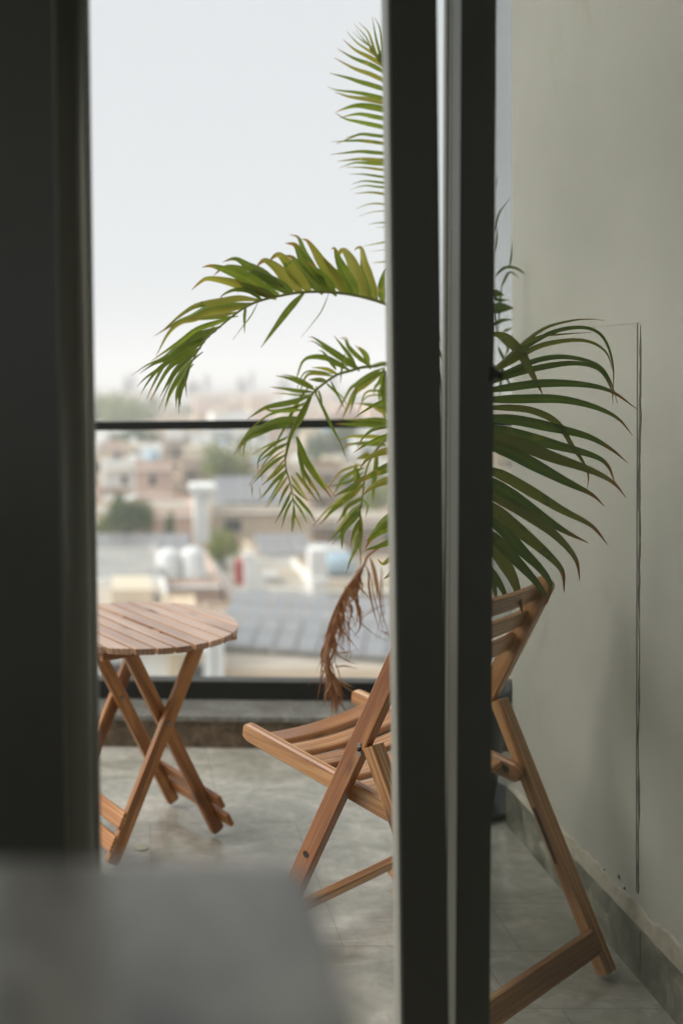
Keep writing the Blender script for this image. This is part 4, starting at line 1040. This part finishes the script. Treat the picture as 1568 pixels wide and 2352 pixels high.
# sloped white stair parapet
def wedge(nm, x0, x1, y0, y1, z0, za, zb, m, label):
    o = MB(); xm, xw = (x0 + x1) / 2, (x1 - x0) / 2
    for y in (0, y1 - y0):
        for (x, z) in ((-xw, 0), (xw, 0), (xw, zb - z0), (-xw * .2, za - z0), (-xw, za - z0)):
            o.v.append(Vector((x, y, z))); o.a.append((x, y, z))
    o.f = [(0, 1, 2, 3, 4), (9, 8, 7, 6, 5), (0, 5, 6, 1), (1, 6, 7, 2), (2, 7, 8, 3), (3, 8, 9, 4), (4, 9, 5, 0)]; o.sm = [False] * 7
    q = o.build(nm, m); q.location = (xm, y0, z0); return tag(q, label, 'stair wall')
wedge('sloped_wall', xat(556, 70), xat(614, 70), 69, 69.5, zat(1372, 69), zat(1272, 69), zat(1362, 69), 'w_white', 'white sloping stair wall in the middle of the town')
block('lift_room', xat(703, 73), xat(740, 73), 71.5, 73, zat(1390, 72), zat(1262, 72), 'w_white', 'tall white roof room left of the blue water tank', 'roof room')
block('roof_room', xat(744, 78), xat(815, 78), 80, 84, zat(1330, 80), zat(1268, 80), 'w_grey', 'grey roof room behind the blue water tank', 'roof room')
block('white_post_wall', xat(728, 66.5), xat(756, 66.5), 68.3, 68.8, zat(1450, 66.5), zat(1345, 66.5), 'w_white', 'white upright wall right behind the big solar array, below the blue tank', 'wall')
tank((xat(775, 78.5), 78.5, zat(1322, 78.5)), .85, 2.2, 'tank_blue', 'pale blue water tank on the cream house at the right', True)
block('red_canopy', xat(537, 74), xat(556, 74), 73.0, 74, zat(1345, 73), zat(1290, 73), 'redcloth', 'small red awning beside the sloping white wall', 'awning')
tree(xat(516, 80), 82, 1.5, 4.2, 'fol3', 'small bright bush tree beside the red awning', z=zat(1348, 82), seed=4)
block('roof_shed', xat(600, 76), xat(640, 76), 75.5, 78, zat(1352, 76), zat(1322, 76), 'w_grey', 'small grey shed on the long white roof right of the sloping wall', 'shed')
block('roof_wall', xat(636, 79), xat(700, 79), 79, 79.3, zat(1345, 79), zat(1318, 79), 'w_sand', 'low sand coloured wall on the long white roof before the square solar array', 'wall')
block('roof_wall', xat(235, 71), xat(350, 71), 71, 71.3, zat(1338, 71), zat(1312, 71), 'w_beige', 'low beige wall on the roof left of the two white tanks', 'wall')
block('roof_room', xat(392, 52.5), xat(450, 52.5), 52, 55, zat(1475, 52), zat(1400, 52), 'w_beige', 'beige roof room just beyond the right edge of the round table', 'roof room')
block('roof_room', xat(255, 60), xat(345, 60), 58, 62, zat(1440, 58), zat(1352, 58), 'w_cream', 'cream roof room behind the round table on the left', 'roof room')
# third row with solar
house(xat(60, 86), xat(465, 86), 84, 12, zat(1318, 84), 'grey', 'grey house on the left with a long low solar array', roofm='roof_dark', floors=3, par=.2, wins=False)
solar(xat(312, 90), 89.6, zat(1318, 84), -4, 11, 8, 4, 'low solar array on the left roof behind the white tanks', post=.3, ph=2.1, pw_=1.15)
house(xat(470, 90), xat(590, 90), 88, 8, zat(1292, 88), 'brown', 'low brown fronted house in the middle, behind the small bush tree', floors=2, wins=False, par=.4)
house(xat(585, 88), xat(720, 88), 86, 11, zat(1302, 86), 'cream', 'cream house with a square solar array, right of the middle', floors=3, par=.5)
solar(xat(652, 90), 90.5, zat(1302, 86), 2, 16, 4, 2, 'square solar array on the cream house right of the middle', post=.6, ph=2.1, pw_=1.15)
# the facade with one dark window
house(xat(484, 109), xat(712, 109), 108, 14, zat(1172, 108), 'beige', 'beige house in the middle with one dark square window on its upper floor', floors=2, par=.35, roofm='roof_dark', wspec=[(-3.05, 1.75, 1.35)])
solar(xat(560, 118), 115.5, zat(1172, 108), 1, 20, 6, 3, 'grey blue solar array covering the roof of the beige house with the dark window', post=.4, ph=2.1, pw_=1.15)
house(xat(640, 128), xat(905, 128), 122, 12, zat(1205, 122), 'brown', 'brown house at the right of the middle beyond the hanging frond', floors=2, par=.5)  # walls in the plain brown town colour
block('stair_tower', xat(447, 106), xat(480, 106), 106, 109, zat(1270, 106), zat(1122, 106), 'w_white', 'white stair tower at the left corner of the beige house with the dark window', 'stair tower')
block('tower_slab', xat(438, 106), xat(496, 106), 105.4, 109.6, zat(1128, 106), zat(1114, 106), 'w_white', 'thin white overhanging slab on top of the white stair tower', 'slab')
house(xat(100, 104), xat(335, 104), 102, 12, zat(1190, 102), 'sand', 'sand coloured house on the left behind the small group of trees', floors=2, par=.5)
house(xat(330, 112), xat(450, 112), 110, 12, zat(1178, 110), 'pink', 'pinkish house left of the white stair tower', floors=2, par=.5)
for i, (px, yy_, r_, h_, m_k) in enumerate(((262, 96, 1.0, 4.0, 'fol1'), (292, 95, 1.5, 4.4, 'fol2'), (322, 97, 1.6, 4.6, 'fol1'), (275, 99, .9, 5.0, 'fol1'), (392, 100, .6, 3.4, 'fol1'), (238, 98, .9, 3.2, 'fol3'))):
    tree(xat(px, yy_), yy_, r_, h_, m_k, ('second', 'third', 'fourth', 'tallest', 'thin lone', 'leftmost')[i] + ' tree of the small group on the left below the sand house', z=zat(1262, yy_), seed=i)
tree(xat(533, 142), 145, 4.3, 9.5, 'fol3', 'big rounded yellow green tree in the middle behind the solar roof', z=zat(1185, 145), seed=4)
# further rows -------------------------------------------------------------
names_c = {'cream': 'cream', 'beige': 'beige', 'white': 'white', 'pink': 'pinkish', 'grey': 'grey', 'sand': 'sand coloured', 'brown': 'brown'}
ords = ['first', 'second', 'third', 'fourth', 'fifth', 'sixth', 'seventh', 'eighth', 'ninth', 'tenth', 'eleventh', 'twelfth', 'thirteenth', 'fourteenth', 'fifteenth', 'sixteenth', 'seventeenth', 'eighteenth']
rows = [(127, 9, 14.0, 6.5), (139, 9, 14.6, 6.5), (153, 9, 15.2, 7), (170, 9, 15.0, 7.5), (190, 9, 15.2, 8), (214, 9, 15.2, 9), (244, 9, 15.0, 10), (282, 9, 15.0, 11), (330, 9, 15.0, 12), (395, 9, 15.0, 14), (480, 9, 14.8, 16), (600, 9, 14.6, 20), (760, 9, 14.0, 26)]
def ordn(i): return (ords + ['nineteenth', 'twentieth', 'twenty first', 'twenty second', 'twenty third', 'twenty fourth', 'twenty fifth', 'twenty sixth', 'twenty seventh', 'twenty eighth', 'twenty ninth', 'thirtieth'])[min(i, 29)]
rn = ['nearest', 'second', 'third', 'fourth', 'fifth', 'sixth', 'seventh', 'eighth', 'ninth', 'tenth', 'eleventh', 'twelfth', 'farthest']
for ri, (Y, n_, drop, wd_) in enumerate(rows):
    xL, xR = Y * -.08, Y * .42; x = xL + BR.uniform(0, 3); i = 0
    while x < xR:
        w_ = wd_ * BR.uniform(.6, 1.15); yy_ = Y + BR.uniform(-.04, .04) * Y
        px_mid = 283 + FP * (x + w_ / 2) / yy_
        skip = (ri < 2 and 430 < px_mid < 940) or (ri == 2 and 480 < px_mid < 590) or (360 < px_mid and px_mid > 940 and px_mid < 1110 and Y > 150)
        if not skip:
            wl = BR.choice(['cream', 'beige', 'white', 'pink', 'sand', 'beige', 'grey', 'white', 'brown', 'pink', 'beige'])
            dr_ = drop + BR.uniform(-2.2, 2.8); tall = BR.random() < .07
            zt_ = EYE - dr_ + (3.0 if tall else 0)
            house(x, x + w_ * .9, yy_, wd_ * .8, zt_, wl, '%s house from the left in the %s town row, %s walls' % (ordn(i), rn[ri], names_c[wl]), floors=2, roofm=BR.choice(['roof', 'roof', 'roof_dark']), detail=Y < 250, yawd=BR.uniform(-6, 6))
            rr_ = BR.random()
            if rr_ < .45 and Y < 330:
                tank((x + w_ * BR.uniform(.2, .7), yy_ + wd_ * .3, zt_ + .03), .9, 2.0, BR.choice(['tank_white', 'tank_blue']), 'small water tank on the %s house from left, %s town row' % (ordn(i), rn[ri]))
            if .3 < rr_ < .7 and Y < 330:
                block('roof_room', x + w_ * .1, x + w_ * .1 + 3, yy_ + wd_ * .35, yy_ + wd_ * .35 + 3, zt_ + .031, zt_ + 2.7, 'w_' + BR.choice(['white', 'cream']), 'pale roof room on the %s house from left, %s town row' % (ordn(i), rn[ri]), 'roof room')
        i += 1; x += w_
# trees scattered in the town
tl = [(470, 190, 4.0, 10, 'fol1'), (250, 330, 10, 30, 'fol3'), (290, 310, 9, 28, 'fol3'), (330, 340, 9, 27, 'fol1'), (210, 320, 9, 25, 'fol1'), (180, 340, 10, 24, 'fol3'),
      (285, 235, 5.5, 12, 'fol2'), (330, 245, 5.5, 11, 'fol2'), (255, 228, 5, 11, 'fol1'), (705, 225, 6, 13, 'fol2'), (755, 215, 6.5, 13, 'fol2'), (800, 230, 5.5, 12, 'fol1'), (440, 480, 9, 17, 'fol1'), (505, 560, 10, 18, 'fol1'),
      (600, 500, 9, 16, 'fol1'), (690, 600, 11, 18, 'fol2'), (855, 380, 8, 15, 'fol1'), (885, 135, 3.8, 10, 'fol3'), (640, 300, 5, 12, 'fol1'), (375, 300, 4.5, 11, 'fol1'), (560, 260, 4, 11, 'fol1'), (1160, 330, 8, 15, 'fol1'), (740, 180, 3.5, 10, 'fol1'),
      (380, 620, 12, 19, 'fol1'), (790, 620, 12, 20, 'fol1'), (900, 560, 10, 18, 'fol1')]
tw = {'fol1': 'olive green', 'fol2': 'dark green', 'fol3': 'yellow green'}
for i, (px, Y, r_, h_, mk) in enumerate(sorted(tl)):
    h_ = h_ * .8 if Y < 250 else h_ * .50 + (380 - Y) * .004
    tree(xat(px, Y), Y, r_, h_, mk, '%s %s town tree, %s counted from the left' % ('broad' if r_ > 7 else 'rounded', tw[mk], (ords + ['nineteenth', 'twentieth', 'twenty first', 'twenty second', 'twenty third', 'twenty fourth', 'twenty fifth', 'twenty sixth', 'twenty seventh'])[i]), seed=i)
# faint towers on the skyline
for i, (px, wpx, ty_, Y) in enumerate(((285, 22, 868, 900), (305, 10, 858, 950), (470, 16, 864, 1000), (545, 26, 872, 850), (575, 12, 856, 1000), (640, 30, 874, 900), (760, 18, 862, 950), (430, 34, 878, 800))):
    x0_, x1_ = xat(px, Y), xat(px + wpx, Y); H_ = at(px, ty_, Y)[2] - GZ
    o = empty('tower_block', ((x0_ + x1_) / 2, Y, GZ), '%s of the faint towers on the hazy skyline, counted from the left' % ords[i], 'tower', 'faint towers on the skyline')
    hw_ = (x1_ - x0_) / 2
    for nm, mb, m__ in (('wall', MB().box(-hw_, hw_, 0, 12, 0, H_), 'w_grey'), ('roof_room', MB().box(-hw_ * .4, hw_ * .3, 3, 8, H_ + .001, H_ + 3.5), 'w_grey'), ('window_band', MB().box(-hw_ * .8, hw_ * .8, -.1, -.002, H_ * .4, H_ * .93), 'win')):
        q = mb.build(nm, m__); q.parent = o

# ------------------------------------------------------------------ the hazy air
hz = MB().box(-7600, 7600, -4, 8200, GZ - 1.5, 45).build('haze', 'ground'); hz.data.materials.clear()
hm = bpy.data.materials.new('hazy_air'); hm.use_nodes = True; n = hm.node_tree; n.nodes.clear()
o_ = n.nodes.new('ShaderNodeOutputMaterial'); pvv = n.nodes.new('ShaderNodeVolumePrincipled'); pvv.inputs['Color'].default_value = (.95, .97, 1, 1); pvv.inputs['Density'].default_value = .0012
n.links.new(pvv.outputs[0], o_.inputs['Volume']); hz.data.materials.append(hm); tag(hz, kind='stuff')
